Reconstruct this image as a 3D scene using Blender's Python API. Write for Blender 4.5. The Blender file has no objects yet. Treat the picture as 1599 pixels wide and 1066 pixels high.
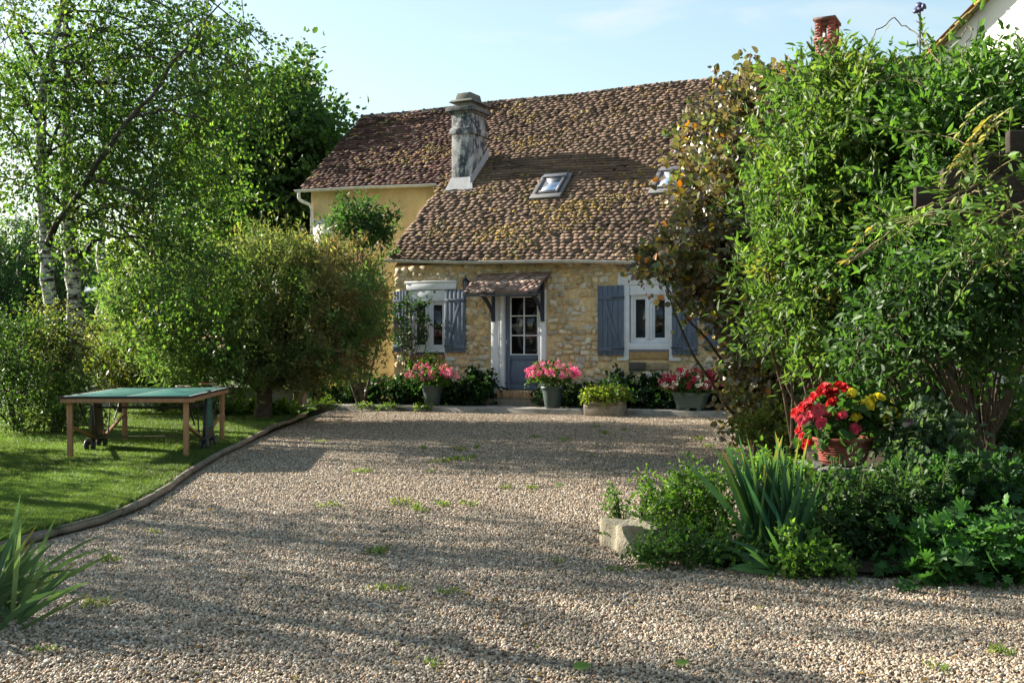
import bpy, math, random
import numpy as np
from math import sin, cos, pi, radians, tan, atan2, sqrt
rng = np.random.default_rng(11)
S_ = bpy.context.scene
COL = S_.collection
# ------------------------------------------------------------------ camera, sky, sun, exposure
FPX, CX, HY, CAMH = 1720.0, 799.5, 538.0, 1.48        # focal length and horizon in photo pixels, eye height in metres
cd = bpy.data.cameras.new('camera'); cam = bpy.data.objects.new('camera', cd); COL.objects.link(cam)
cam.location = (0, 0, CAMH); cam.rotation_euler = (pi/2, 0, 0)
cd.sensor_fit = 'HORIZONTAL'; cd.sensor_width = 36; cd.lens = 36*FPX/1599; cd.shift_y = 5/1599
cd.clip_start = .05; cd.clip_end = 2000
S_.camera = cam
SUN_AZ, SUN_EL = radians(27.5), radians(25)              # the sun stands left of the view, a little ahead
sund = np.array([-cos(SUN_AZ)*cos(SUN_EL), sin(SUN_AZ)*cos(SUN_EL), sin(SUN_EL)])
w = bpy.data.worlds.new('World'); S_.world = w; w.use_nodes = True
nt = w.node_tree; nt.nodes.clear()
sky = nt.nodes.new('ShaderNodeTexSky'); sky.sky_type = 'NISHITA'; sky.sun_disc = False
sky.sun_elevation = SUN_EL; sky.sun_rotation = -(pi/2 - SUN_AZ); sky.air_density = 1.0; sky.dust_density = .7; sky.ozone_density = .8
bg = nt.nodes.new('ShaderNodeBackground'); bg.inputs[1].default_value = .08
wo = nt.nodes.new('ShaderNodeOutputWorld')
tcw = nt.nodes.new('ShaderNodeTexCoord'); mpw = nt.nodes.new('ShaderNodeMapping'); mpw.inputs['Scale'].default_value = (2.2, 2.2, 9); mpw.inputs['Location'].default_value = (.4, .1, .3)
cln = nt.nodes.new('ShaderNodeTexNoise'); cln.inputs['Scale'].default_value = 1.6; cln.inputs['Detail'].default_value = 7; cln.inputs['Distortion'].default_value = .6
clr = nt.nodes.new('ShaderNodeMapRange'); clr.inputs[1].default_value = .54; clr.inputs[2].default_value = .78; clr.inputs[4].default_value = .5
clm = nt.nodes.new('ShaderNodeMix'); clm.data_type = 'RGBA'; clm.inputs[7].default_value = (3.3, 3.0, 2.75, 1)      # thin wisps of cloud
nt.links.new(tcw.outputs['Generated'], mpw.inputs[0]); nt.links.new(mpw.outputs[0], cln.inputs['Vector']); nt.links.new(cln.outputs[0], clr.inputs[0])
bw = nt.nodes.new('ShaderNodeRGBToBW'); pwr = nt.nodes.new('ShaderNodeMath'); pwr.operation = 'POWER'; pwr.inputs[1].default_value = -.28      # a milky, evenly bright sky dome
vsc = nt.nodes.new('ShaderNodeVectorMath'); vsc.operation = 'SCALE'; hs = nt.nodes.new('ShaderNodeHueSaturation'); hs.inputs['Saturation'].default_value = .95
nt.links.new(sky.outputs[0], bw.inputs[0]); nt.links.new(bw.outputs[0], pwr.inputs[0]); nt.links.new(sky.outputs[0], vsc.inputs[0]); nt.links.new(pwr.outputs[0], vsc.inputs['Scale']); nt.links.new(vsc.outputs[0], hs.inputs['Color'])
nt.links.new(clr.outputs[0], clm.inputs[0]); tint = nt.nodes.new('ShaderNodeVectorMath'); tint.operation = 'MULTIPLY'; tint.inputs[1].default_value = (1, .99, .84); nt.links.new(hs.outputs[0], tint.inputs[0]); nt.links.new(tint.outputs[0], clm.inputs[6])
nt.links.new(clm.outputs[2], bg.inputs[0]); nt.links.new(bg.outputs[0], wo.inputs[0])
ld = bpy.data.lights.new('sun', 'SUN'); ld.energy = 4.4; ld.angle = radians(.5); ld.color = (1, .91, .78)
lo = bpy.data.objects.new('sun', ld); COL.objects.link(lo)
from mathutils import Vector
lo.rotation_euler = Vector(sund).to_track_quat('Z', 'Y').to_euler()
vs = S_.view_settings; vs.view_transform = 'Standard'; vs.look = 'None'; vs.gamma = 1; vs.use_curve_mapping = False; vs.exposure = 2.22

# ------------------------------------------------------------------ helpers
def G(x, y, h=0.0):
    """pixel of the survey photo -> (X, Y) on the level h"""
    Y = FPX*(CAMH-h)/(y-HY); return ((x-CX)*Y/FPX, Y)
def at(x, y, Y):
    return np.array([(x-CX)*Y/FPX, Y, CAMH-(y-HY)*Y/FPX])
def nrmz(a):
    a = np.asarray(a, float); return a/np.maximum(np.linalg.norm(a, axis=-1, keepdims=True), 1e-9)
def hsh(ix, iy, s=0):
    h = (ix*374761393 + iy*668265263 + s*982451653) & 0x7fffffff
    h = ((h ^ (h >> 13))*1274126177) & 0x7fffffff
    return ((h ^ (h >> 16)) & 0xffff)/65535.
def vnoise(x, y, s=0):
    x = np.asarray(x, float); y = np.asarray(y, float)
    ix = np.floor(x).astype(np.int64); iy = np.floor(y).astype(np.int64); fx = x-ix; fy = y-iy
    fx = fx*fx*(3-2*fx); fy = fy*fy*(3-2*fy)
    return (hsh(ix, iy, s)*(1-fx)+hsh(ix+1, iy, s)*fx)*(1-fy)+(hsh(ix, iy+1, s)*(1-fx)+hsh(ix+1, iy+1, s)*fx)*fy
def fnoise(x, y, s=0):
    x = np.asarray(x, float); y = np.asarray(y, float)
    return .5*vnoise(x, y, s)+.3*vnoise(x*2.1, y*2.1, s+1)+.2*vnoise(x*4.3, y*4.3, s+2)

class MB:
    def __init__(s): s.V = []; s.T = []; s.Q = []; s.C = []; s.n = 0
    def add(s, V, F, C):
        V = np.asarray(V, float).reshape(-1, 3); F = np.asarray(F, int)
        C = np.asarray(C, float)
        if C.ndim == 1: C = np.tile(C[:3], (len(V), 1))
        s.V.append(V); s.C.append(C)
        (s.Q if F.shape[1] == 4 else s.T).append(F+s.n); s.n += len(V); return s
    def box(s, c, size, C, R=None, taper=None):
        h = np.array(size)/2.
        v = np.array([[x, y, z] for z in (-1, 1) for y in (-1, 1) for x in (-1, 1)], float)
        if taper is not None: v[4:, :2] *= taper
        v = v*h
        if R is not None: v = v@np.asarray(R).T
        return s.add(v+np.array(c), [[0, 2, 3, 1], [4, 5, 7, 6], [0, 1, 5, 4], [2, 6, 7, 3], [0, 4, 6, 2], [1, 3, 7, 5]], C)
    def bx(s, a, b, C): a = np.array(a, float); b = np.array(b, float); return s.box((a+b)/2, np.abs(b-a), C)
    def tube(s, P, r, C, k=7, cap=True):
        P = np.asarray(P, float); n = len(P); r = np.broadcast_to(np.asarray(r, float), (n,))
        d = nrmz(np.gradient(P, axis=0)); ref = np.array([0, 0, 1.]) if abs(d[:, 2]).mean() < .8 else np.array([1., 0, 0])
        a = nrmz(np.cross(d, ref)); b = np.cross(d, a); th = np.arange(k)*2*pi/k
        V = P[:, None]+r[:, None, None]*(np.cos(th)[None, :, None]*a[:, None]+np.sin(th)[None, :, None]*b[:, None])
        F = [[i*k+j, i*k+(j+1) % k, (i+1)*k+(j+1) % k, (i+1)*k+j] for i in range(n-1) for j in range(k)]
        V = V.reshape(-1, 3); Cc = np.asarray(C, float)
        if Cc.ndim == 2: Cc = np.repeat(Cc, k, axis=0)
        s.add(V, F, Cc)
        if cap:
            c0 = Cc[0] if Cc.ndim == 2 else Cc
            for e, i in ((0, 0), (1, n-1)):
                ring = V[i*k:(i+1)*k]; s.add(np.vstack([ring, P[i]]), [[j, (j+1) % k, k] for j in range(k)], c0)
        return s
    def bar(s, a, b, wd, ht, C, up=(0, 0, 1)):
        a = np.array(a, float); b = np.array(b, float); d = b-a; L = np.linalg.norm(d); x = d/L
        y = nrmz(np.cross(up, x)); z = np.cross(x, y)
        return s.box((a+b)/2, (L, wd, ht), C, np.stack([x, y, z], 1))
    def lathe(s, prof, C, k=20, c=(0, 0, 0), sq=(1, 1)):
        prof = np.array(prof, float); n = len(prof); th = np.arange(k)*2*pi/k
        V = np.stack([prof[:, 0, None]*np.cos(th)*sq[0], prof[:, 0, None]*np.sin(th)*sq[1], np.repeat(prof[:, 1, None], k, 1)], -1).reshape(-1, 3)+np.array(c)
        return s.add(V, [[i*k+j, i*k+(j+1) % k, (i+1)*k+(j+1) % k, (i+1)*k+j] for i in range(n-1) for j in range(k)], C)
    def blob(s, c, r, C, seed=0, lum=.2, n=7):
        """lumpy rounded body"""
        th = np.linspace(0, pi, n); ph = np.arange(2*n)*pi/n; g = np.random.default_rng(seed)
        T, Pp = np.meshgrid(th, ph, indexing='ij')
        D = np.stack([np.sin(T)*np.cos(Pp), np.sin(T)*np.sin(Pp), np.cos(T)], -1)
        q = g.normal(size=(5, 3))*1.8; o = g.random(5)*6
        m = 1+lum*np.sin(D@q.T+o).sum(-1)/2.2
        V = (D*m[..., None]*np.array(r)).reshape(-1, 3)+np.array(c); k = 2*n
        return s.add(V, [[i*k+j, (i+1)*k+j, (i+1)*k+(j+1) % k, i*k+(j+1) % k] for i in range(n-1) for j in range(k)], C)
    def build(s, name, mat, parent=None, smooth=False, bev=0, loc=None):
        me = bpy.data.meshes.new(name)
        V = np.vstack(s.V); me.vertices.add(len(V)); me.vertices.foreach_set('co', V.ravel())
        T = np.vstack(s.T) if s.T else np.zeros((0, 3), int); Q = np.vstack(s.Q) if s.Q else np.zeros((0, 4), int)
        li = np.concatenate([T.ravel(), Q.ravel()]).astype(np.int32)
        st = np.concatenate([np.arange(len(T))*3, len(T)*3+np.arange(len(Q))*4]).astype(np.int32)
        me.loops.add(len(li)); me.loops.foreach_set('vertex_index', li)
        me.polygons.add(len(st)); me.polygons.foreach_set('loop_start', st)
        if smooth: me.polygons.foreach_set('use_smooth', np.ones(len(st), bool))
        a = me.attributes.new('Col', 'FLOAT_COLOR', 'POINT')
        a.data.foreach_set('color', np.hstack([np.vstack(s.C), np.ones((len(V), 1))]).astype(np.float32).ravel())
        me.update(); me.validate()
        me.materials.append(mat)
        o = bpy.data.objects.new(name, me); COL.objects.link(o)
        if parent is not None: o.parent = parent
        if loc is not None: o.location = loc
        if bev:
            m = o.modifiers.new('bevel', 'BEVEL'); m.width = bev; m.segments = 2; m.limit_method = 'ANGLE'; m.harden_normals = False
        return o
def tag(o, label, cat, group=None):
    o['label'] = label; o['category'] = cat
    if group: o['group'] = group
    return o
def thing(name, label, cat, loc=(0, 0, 0), rz=0, group=None):
    o = bpy.data.objects.new(name, None); COL.objects.link(o); o.empty_display_size = .1
    o.location = loc; o.rotation_euler = (0, 0, rz); return tag(o, label, cat, group)
def struct(o): o['kind'] = 'structure'; return o

# ------------------------------------------------------------------ materials
def mat(name, rough=.8, spec=.3, nscale=6., namt=.25, bump=0., bscale=60., transl=0., metal=0., stretch=(1, 1, 1), mix=None):
    """base colour from the mesh's own Col attribute with broad noise; mix=(colour, scale, lo, hi) adds stains"""
    m = bpy.data.materials.new(name); m.use_nodes = True; N = m.node_tree.nodes; L = m.node_tree.links
    b = N['Principled BSDF']; out = N['Material Output']
    at_ = N.new('ShaderNodeAttribute'); at_.attribute_name = 'Col'
    tc = N.new('ShaderNodeTexCoord'); mp = N.new('ShaderNodeMapping'); mp.inputs['Scale'].default_value = stretch
    L.new(tc.outputs['Object'], mp.inputs[0])
    nz = N.new('ShaderNodeTexNoise'); nz.inputs['Scale'].default_value = nscale; nz.inputs['Detail'].default_value = 6; nz.inputs['Roughness'].default_value = .65
    L.new(mp.outputs[0], nz.inputs['Vector'])
    mr = N.new('ShaderNodeMapRange'); mr.inputs[1].default_value = .3; mr.inputs[2].default_value = .7; mr.inputs[3].default_value = 1-namt; mr.inputs[4].default_value = 1+namt
    L.new(nz.outputs[0], mr.inputs[0])
    mu = N.new('ShaderNodeVectorMath'); mu.operation = 'SCALE'; L.new(at_.outputs['Color'], mu.inputs[0]); L.new(mr.outputs[0], mu.inputs['Scale'])
    colout = mu.outputs[0]
    for q in (mix or []):
        n2 = N.new('ShaderNodeTexNoise'); n2.inputs['Scale'].default_value = q[1]; n2.inputs['Detail'].default_value = 8; n2.inputs['Roughness'].default_value = .7
        L.new(mp.outputs[0], n2.inputs['Vector'])
        r2 = N.new('ShaderNodeMapRange'); r2.inputs[1].default_value = q[2]; r2.inputs[2].default_value = q[3]; L.new(n2.outputs[0], r2.inputs[0])
        mx = N.new('ShaderNodeMix'); mx.data_type = 'RGBA'; L.new(r2.outputs[0], mx.inputs[0]); L.new(colout, mx.inputs[6]); mx.inputs[7].default_value = (*q[0], 1)
        colout = mx.outputs[2]
    L.new(colout, b.inputs['Base Color'])
    b.inputs['Roughness'].default_value = rough; b.inputs['Specular IOR Level'].default_value = spec; b.inputs['Metallic'].default_value = metal
    if bump:
        n3 = N.new('ShaderNodeTexNoise'); n3.inputs['Scale'].default_value = bscale; n3.inputs['Detail'].default_value = 8
        L.new(mp.outputs[0], n3.inputs['Vector'])
        bp = N.new('ShaderNodeBump'); bp.inputs['Strength'].default_value = bump; bp.inputs['Distance'].default_value = .02
        L.new(n3.outputs[0], bp.inputs['Height']); L.new(bp.outputs[0], b.inputs['Normal'])
    if transl:
        tr = N.new('ShaderNodeBsdfTranslucent'); mc = N.new('ShaderNodeVectorMath'); mc.operation = 'MULTIPLY'
        L.new(colout, mc.inputs[0]); mc.inputs[1].default_value = (1.4, 1.5, .65); L.new(mc.outputs[0], tr.inputs[0])
        ms = N.new('ShaderNodeMixShader'); ms.inputs[0].default_value = transl
        L.new(b.outputs[0], ms.inputs[1]); L.new(tr.outputs[0], ms.inputs[2]); L.new(ms.outputs[0], out.inputs['Surface'])
    return m
M = dict(
    leaf=mat('leaf', .5, .3, 3, .14, transl=.5), bronze_leaf=mat('bronze_leaf', .36, .6, 3, .15, transl=.35), matte_leaf=mat('matte_leaf', .6, .25, 3, .15, transl=.3), petal=mat('petal', .6, .2, 30, .12, transl=.3),
    needle=mat('needle', .7, .2, 2, .2, transl=.5), bark=mat('bark', .95, .1, 14, .45, .9, 30), 
    birch=mat('birch_bark', .8, .2, 8, .25, .5, 25, stretch=(1, 1, 2.5), mix=[((.03, .027, .024), 7, .46, .55)]),
    tile=mat('tile', .92, .12, 1.1, .22, 0, 60, mix=[((.05, .04, .036), 1.0, .58, .85)]), wall=mat('rubble', .95, .1, 9, .28, .7, 35), render=mat('render', .95, .1, 1.6, .22, .25, 60, mix=[((.40, .30, .17), 1.1, .52, .8), ((.62, .53, .36), 2.6, .58, .75)]),
    paint=mat('paint', .5, .35, 5, .08, .05, 60), blue=mat('blue_paint', .62, .3, 5, .2, .2, 35, stretch=(3, 3, .6), mix=[((.19, .215, .25), 7, .62, .85)]), 
    glass=mat('glass', .04, .6, 1, .1), mirror=mat('sky_glass', .06, .5, 1, .05, metal=.85), zinc=mat('zinc', .5, .5, 6, .2), metal=mat('metal', .45, .4, 8, .2), dark=mat('dark_metal', .5, .4, 8, .2),
    concrete=mat('concrete', .92, .15, 3, .3, .6, 45, mix=[((.06, .07, .04), 2.5, .55, .75), ((.3, .28, .24), 14, .6, .75)]), stain=mat('weathered_render', .9, .15, 5, .25, .4, 40, stretch=(1, 1, .55), mix=[((.05, .055, .07), 4.5, .43, .55), ((.5, .49, .47), 9, .57, .7)]),
    wood=mat('wood', .7, .25, 6, .25, .25, 30, stretch=(8, 8, 1)), darkwood=mat('dark_wood', .85, .2, 5, .4, .5, 30, stretch=(2, 6, 6)), plastic=mat('plastic', .5, .4, 4, .1), table=mat('table_top', .42, .4, 3, .12, mix=[((.09, .17, .15), 5, .6, .85)]),
    soil=mat('soil', .95, .1, 6, .4, .9, 25), grass=mat('grass', .55, .3, .7, .22, transl=.4), lawn=mat('lawn', .95, .1, 2, .3, .8, 60), white=mat('whitewash', .9, .2, 2, .08, .15, 40), brick=mat('brick', .9, .15, 10, .3, .4, 50), moss=mat('moss', .95, .1, 20, .4, .5, 60))
def lerp(a, b, t): return np.asarray(a)*(1-t)+np.asarray(b)*t
WHITE = (.66, .68, .74); BLUE = (.10, .132, .19); DKBLUE = (.03, .038, .06); GREY = (.3, .3, .3)

# ------------------------------------------------------------------ foliage tools
SHAPES = {
 'quad': ([(0, 0, 0), (.42, .5, .12), (1, 0, -.1), (.42, -.5, .12)], [(0, 1, 2), (0, 2, 3)]),
 'oval': ([(0, 0, 0), (.28, .42, .12), (.68, .4, .1), (1, 0, -.15), (.68, -.4, .1), (.28, -.42, .12)], [(0, 1, 2, 3), (0, 3, 4, 5)]),
 'round': ([(0, 0, 0), (.12, .4, .08), (.5, .52, .14), (.85, .3, .06), (1.05, 0, -.1), (.85, -.3, .06), (.5, -.52, .14), (.12, -.4, .08)], [(0, 1, 2, 3), (0, 3, 4, 4), (0, 4, 5, 5), (0, 5, 6, 7)]),
 'lance': ([(0, 0, 0), (.3, .5, .15), (.62, .4, .1), (1, 0, -.25), (.62, -.4, .1), (.3, -.5, .15)], [(0, 1, 2, 3), (0, 3, 4, 5)]),
}
_p = [(0, 0, 0)]
for i in range(21):
    a_ = -2.5+5.0*i/20; r_ = 1.0 if i % 3 == 1 else (.78 if i % 3 == 2 else .5)
    _p.append((.35+.65*r_*cos(a_), .6*r_*sin(a_)*1.15, .06*(i % 3)))
SHAPES['palm'] = (_p, [(0, i, i+1) for i in range(1, 21)])
def leaves(mb, pos, ax, nr, L, W, col, shape='quad'):
    pos = np.asarray(pos); n = len(pos); ax = nrmz(ax); side = nrmz(np.cross(nr, ax)); up = np.cross(ax, side)
    t, F = SHAPES[shape]; t = np.array(t); k = len(t)
    L = np.broadcast_to(L, (n,)); W = np.broadcast_to(W, (n,))
    V = pos[:, None]+(L[:, None]*t[:, 0])[..., None]*ax[:, None]+(W[:, None]*t[:, 1])[..., None]*side[:, None]+(W[:, None]*t[:, 2])[..., None]*up[:, None]
    tri = [f for f in F if len(set(f)) == 3]; quad = [f for f in F if len(set(f)) == 4]
    tri = [tuple(dict.fromkeys(f)) for f in tri]
    C = np.repeat(np.broadcast_to(col, (n, 3)), k, axis=0); base = mb.n
    o = (np.arange(n)*k)[:, None, None]
    V = V.reshape(-1, 3)
    mb.V.append(V); mb.C.append(C)
    if tri: mb.T.append((o+np.array(tri)[None]).reshape(-1, 3)+base)
    if quad: mb.Q.append((o+np.array(quad)[None]).reshape(-1, 4)+base)
    mb.n += len(V)
def pick(cols, n, g, jit=.25):
    c = np.array([q[:3] for q in cols]); wt = np.array([q[3] if len(q) > 3 else 1. for q in cols]); wt = wt/wt.sum()
    return c[g.choice(len(c), n, p=wt)]*(1+jit*(g.random((n, 1))*2-1))
def foliage(mb, blobs, nclump, nleaf, L, W, cols, shape='quad', twig=.5, spread=.1, droop=0., up=.3, shell=.45, seed=0, wood=None, woodn=0, cj=.3, colfn=None, flat=.6, wr=.006, wcol=(.06, .045, .03)):
    """blobs: (centre, radii). Leafy twigs through each blob's volume, thinning inward; returns twig bases"""
    g = np.random.default_rng(seed)
    Cn = np.array([b[0] for b in blobs]); R = np.array([b[1] for b in blobs]); wt = np.prod(R, axis=1)**.66; wt = wt/wt.sum()
    bi = g.choice(len(blobs), nclump, p=wt)
    d = nrmz(g.normal(size=(nclump, 3))); r = shell+(1-shell)*g.random(nclump)**.6; r *= 1+.18*g.normal(size=nclump)*(r > .8)
    c = Cn[bi]+R[bi]*d*r[:, None]
    c[:, 2] = np.maximum(c[:, 2], .04)
    td = nrmz(nrmz(d*R[bi])+np.array([0, 0, up])+.55*g.normal(size=(nclump, 3)))
    tl = twig*(.5+g.random(nclump))
    cc = pick(cols, nclump, g, cj)
    n = nclump*nleaf; i = np.repeat(np.arange(nclump), nleaf); t = g.random(n)
    P = c[i]+td[i]*(tl[i]*t)[:, None]+g.normal(size=(n, 3))*spread*(.35+.65*t)[:, None]; P[:, 2] -= droop*tl[i]*t*t
    ax = td[i]*.7+g.normal(size=(n, 3))*.75; ax[:, 2] -= droop*.9
    nr = g.normal(size=(n, 3))*(1-flat)+np.array([0, 0, flat]); nr += -.25*np.array([.2, 1, 0])*g.random((n, 1))
    col = .6*cc[i]+.4*pick(cols, n, g, .2)
    if colfn is not None: col = colfn(P, col, g)
    sc = .45+.85*g.random(n)
    leaves(mb, P, ax, nr, L*sc, W*sc, col, shape)
    if wood is not None and woodn:
        for q in g.choice(nclump, min(woodn, nclump), replace=False):
            tt = np.linspace(-.7, 1, 4)[:, None]; p = c[q]+td[q]*tl[q]*tt; p[:, 2] -= droop*tl[q]*np.maximum(tt[:, 0], 0)**2
            wood.tube(p, [wr*1.6, wr*1.2, wr, wr*.4], wcol, 4, False)
    return c, td
def limb(mb, a, b, r0, r1, col, g, wob=.06, n=7, k=7, sag=0.):
    a = np.array(a, float); b = np.array(b, float); t = np.linspace(0, 1, n); L = np.linalg.norm(b-a)
    P = a+(b-a)*t[:, None]+np.sin(t*pi)[:, None]*g.normal(size=3)*L*wob+g.normal(size=(n, 3))*L*wob*.18*np.sin(t*pi)[:, None]
    P[:, 2] += sag*L*np.sin(t*pi)
    mb.tube(P, r0+(r1-r0)*t**.8, col, k, False); return P
def PB(lst, Y, dep=None):
    """crown masses surveyed as (px, py, half width px, half height px[, distance, depth m])"""
    out = []
    for q in lst:
        y = q[4] if len(q) > 4 else Y; rx = q[2]*y/FPX; rz = q[3]*y/FPX
        out.append((at(q[0], q[1], y), np.array([rx, (q[5] if len(q) > 5 else (dep or rx)), rz])))
    return out
def ivyish(): pass

# ------------------------------------------------------------------ the setting: ground, drive, lawn, terrace
A = radians(26.413); PITCH = radians(40.973); HX, HYY = .2, 25.0
ca, sa = cos(A), sin(A)
def H2W(u, v): return (HX+u*ca+v*sa, HYY-u*sa+v*ca)
def drive_h(x, y):
    t = np.clip((np.asarray(y)-13)/9., 0, 1); t = t*t*(3-2*t)
    return t*np.clip(.013*np.asarray(x), -.07, .08)
g0 = MB(); g0.add([(-400, -60, -.16), (400, -60, -.16), (400, 700, -.16), (-400, 700, -.16)], [[0, 1, 2, 3]], (.06, .09, .03))
struct(g0.build('ground', M['lawn']))
edge_px = [(-260, 905), (-120, 875), (0, 845), (60, 828), (110, 816), (160, 803), (215, 780), (260, 756), (300, 728), (340, 705), (375, 689), (400, 676), (440, 658), (478, 644)]
edge = np.array([G(x, y, .09) for x, y in edge_px])
def edge_x(y): return np.interp(y, edge[:, 1], edge[:, 0])
# gravel sheet
ny, nx = 60, 40
ys = np.linspace(1.5, 25.5, ny); V = []; 
for y in ys:
    x0 = edge_x(y)-.03 if y > edge[0, 1] else edge[0, 0]-.03
    for x in np.linspace(x0, 9, nx): V.append((x, y, float(drive_h(x, y))+.012*float(fnoise(x*1.2, y*1.2))))
F = [[i*nx+j, i*nx+j+1, (i+1)*nx+j+1, (i+1)*nx+j] for i in range(ny-1) for j in range(nx-1)]
gm = bpy.data.materials.new('gravel'); gm.use_nodes = True; N = gm.node_tree.nodes; L = gm.node_tree.links
b = N['Principled BSDF']; tc = N.new('ShaderNodeTexCoord'); vo = N.new('ShaderNodeTexVoronoi'); vo.inputs['Scale'].default_value = 55
L.new(tc.outputs['Object'], vo.inputs['Vector'])
PEB = [(0, (.075, .058, .042)), (.14, (.20, .158, .115)), (.30, (.37, .295, .205)), (.42, (.11, .092, .073)), (.52, (.28, .195, .125)), (.62, (.43, .37, .285)), (.72, (.155, .134, .11)), (.80, (.37, .30, .215)), (.88, (.56, .51, .43)), (.94, (.32, .175, .095)), (1, (.45, .375, .27))]
def pebramp(N):
    r = N.new('ShaderNodeValToRGB'); r.color_ramp.interpolation = 'LINEAR'
    r.color_ramp.elements[0].color = (*PEB[0][1], 1); r.color_ramp.elements[1].color = (*PEB[-1][1], 1)
    for p_, c_ in PEB[1:-1]: e = r.color_ramp.elements.new(p_); e.color = (*c_, 1)
    return r
sp = N.new('ShaderNodeSeparateColor'); L.new(vo.outputs['Color'], sp.inputs[0]); rp = pebramp(N); L.new(sp.outputs[0], rp.inputs[0])
L.new(rp.outputs[0], b.inputs['Base Color']); b.inputs['Roughness'].default_value = .85
bp = N.new('ShaderNodeBump'); bp.invert = True; bp.inputs['Strength'].default_value = 1; bp.inputs['Distance'].default_value = .02
L.new(vo.outputs['Distance'], bp.inputs['Height']); L.new(bp.outputs[0], b.inputs['Normal'])
g1 = MB(); g1.add(V, F, (.2, .17, .14)); struct(g1.build('gravel_driveway', gm))
# loose pebbles lying on it
def bed_left(y):   # left boundary of the planted bed at right
    return np.interp(y, [0, 6.6, 6.75, 7.0, 7.8, 8.4, 8.7, 10, 13, 16, 26], [9, 9, 3.4, 1.6, .85, 1.3, 2.2, 2.7, 3.4, 4.1, 8])
ys = np.concatenate([np.linspace(4.3, 9, 24), np.linspace(9.3, 25.2, 40)]); V = []; ny = len(ys); nx = 30; dn = []
for y in ys:
    hw = y*(CX+40)/FPX+.1
    x0 = max(-hw, edge_x(y)+.07) if y > edge[0, 1] else -hw; x1 = min(hw, float(bed_left(y)))
    for x in np.linspace(x0, x1, nx):
        V.append((x, y, float(drive_h(x, y))+.012*float(fnoise(x*1.2, y*1.2))+.006)); dn.append(np.interp(y, [4, 7, 10, 15, 25], [5200, 4400, 2900, 1600, 850])*float(np.clip(.25+1.5*fnoise(x*.9+3, y*.6, 17), .35, 1.15))*(1-.5*math.exp(-((x+1.25-.05*y+.4*sin(y*.35))/.22)**2)-.5*math.exp(-((x-.15-.05*y+.4*sin(y*.35))/.22)**2)))
F = [[i*nx+j, i*nx+j+1, (i+1)*nx+j+1, (i+1)*nx+j] for i in range(ny-1) for j in range(nx-1)]
g2 = MB(); g2.add(V, F, (.2, .17, .14))
pm = bpy.data.materials.new('pebble'); pm.use_nodes = True; N = pm.node_tree.nodes; L = pm.node_tree.links
b = N['Principled BSDF']; oi = N.new('ShaderNodeObjectInfo'); rp = pebramp(N); L.new(oi.outputs['Random'], rp.inputs[0])
L.new(rp.outputs[0], b.inputs['Base Color']); b.inputs['Roughness'].default_value = .7; b.inputs['Specular IOR Level'].default_value = .3
go = g2.build('gravel', gm); go['kind'] = 'stuff'
da = go.data.attributes.new('dens', 'FLOAT', 'POINT'); da.data.foreach_set('value', np.array(dn, np.float32))
ng = bpy.data.node_groups.new('pebbles', 'GeometryNodeTree')
ng.interface.new_socket('Geometry', in_out='INPUT', socket_type='NodeSocketGeometry'); ng.interface.new_socket('Geometry', in_out='OUTPUT', socket_type='NodeSocketGeometry')
N = ng.nodes; L = ng.links
gi = N.new('NodeGroupInput'); gout = N.new('NodeGroupOutput'); dp = N.new('GeometryNodeDistributePointsOnFaces'); an = N.new('GeometryNodeInputNamedAttribute'); an.data_type = 'FLOAT'; an.inputs['Name'].default_value = 'dens'
L.new(gi.outputs[0], dp.inputs['Mesh']); L.new(an.outputs['Attribute'], dp.inputs['Density'])
ic = N.new('GeometryNodeMeshIcoSphere'); ic.inputs['Radius'].default_value = 1; ic.inputs['Subdivisions'].default_value = 2
nz = N.new('ShaderNodeTexNoise'); nz.inputs['Scale'].default_value = .9; spos = N.new('GeometryNodeSetPosition')
sb = N.new('ShaderNodeVectorMath'); sb.operation = 'SUBTRACT'; sb.inputs[1].default_value = (.5, .5, .5); sc = N.new('ShaderNodeVectorMath'); sc.operation = 'SCALE'; sc.inputs['Scale'].default_value = 1.3
L.new(nz.outputs['Color'], sb.inputs[0]); L.new(sb.outputs[0], sc.inputs[0]); L.new(ic.outputs[0], spos.inputs['Geometry']); L.new(sc.outputs[0], spos.inputs['Offset'])
sm = N.new('GeometryNodeSetMaterial'); sm.inputs['Material'].default_value = pm; ss = N.new('GeometryNodeSetShadeSmooth')
L.new(spos.outputs[0], ss.inputs[0]); L.new(ss.outputs[0], sm.inputs[0])
iop = N.new('GeometryNodeInstanceOnPoints'); L.new(dp.outputs['Points'], iop.inputs['Points']); L.new(sm.outputs[0], iop.inputs['Instance'])
rr = N.new('FunctionNodeRandomValue'); rr.data_type = 'FLOAT_VECTOR'; rr.inputs[0].default_value = (-1.1, -1.1, 0); rr.inputs[1].default_value = (1.1, 1.1, 6.28)
L.new(rr.outputs[0], iop.inputs['Rotation'])
r1 = N.new('FunctionNodeRandomValue'); r1.data_type = 'FLOAT_VECTOR'; r1.inputs[0].default_value = (.0055, .0045, .0035); r1.inputs[1].default_value = (.0138, .0105, .0078); r1.inputs['Seed'].default_value = 3
r2 = N.new('FunctionNodeRandomValue'); r2.data_type = 'FLOAT'; r2.inputs[2].default_value = 0; r2.inputs[3].default_value = 1; r2.inputs['Seed'].default_value = 9
pw = N.new('ShaderNodeMath'); pw.operation = 'POWER'; L.new(r2.outputs[1], pw.inputs[0]); pw.inputs[1].default_value = 14
ad = N.new('ShaderNodeMath'); ad.operation = 'MULTIPLY_ADD'; L.new(pw.outputs[0], ad.inputs[0]); ad.inputs[1].default_value = .75; ad.inputs[2].default_value = 1
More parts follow.
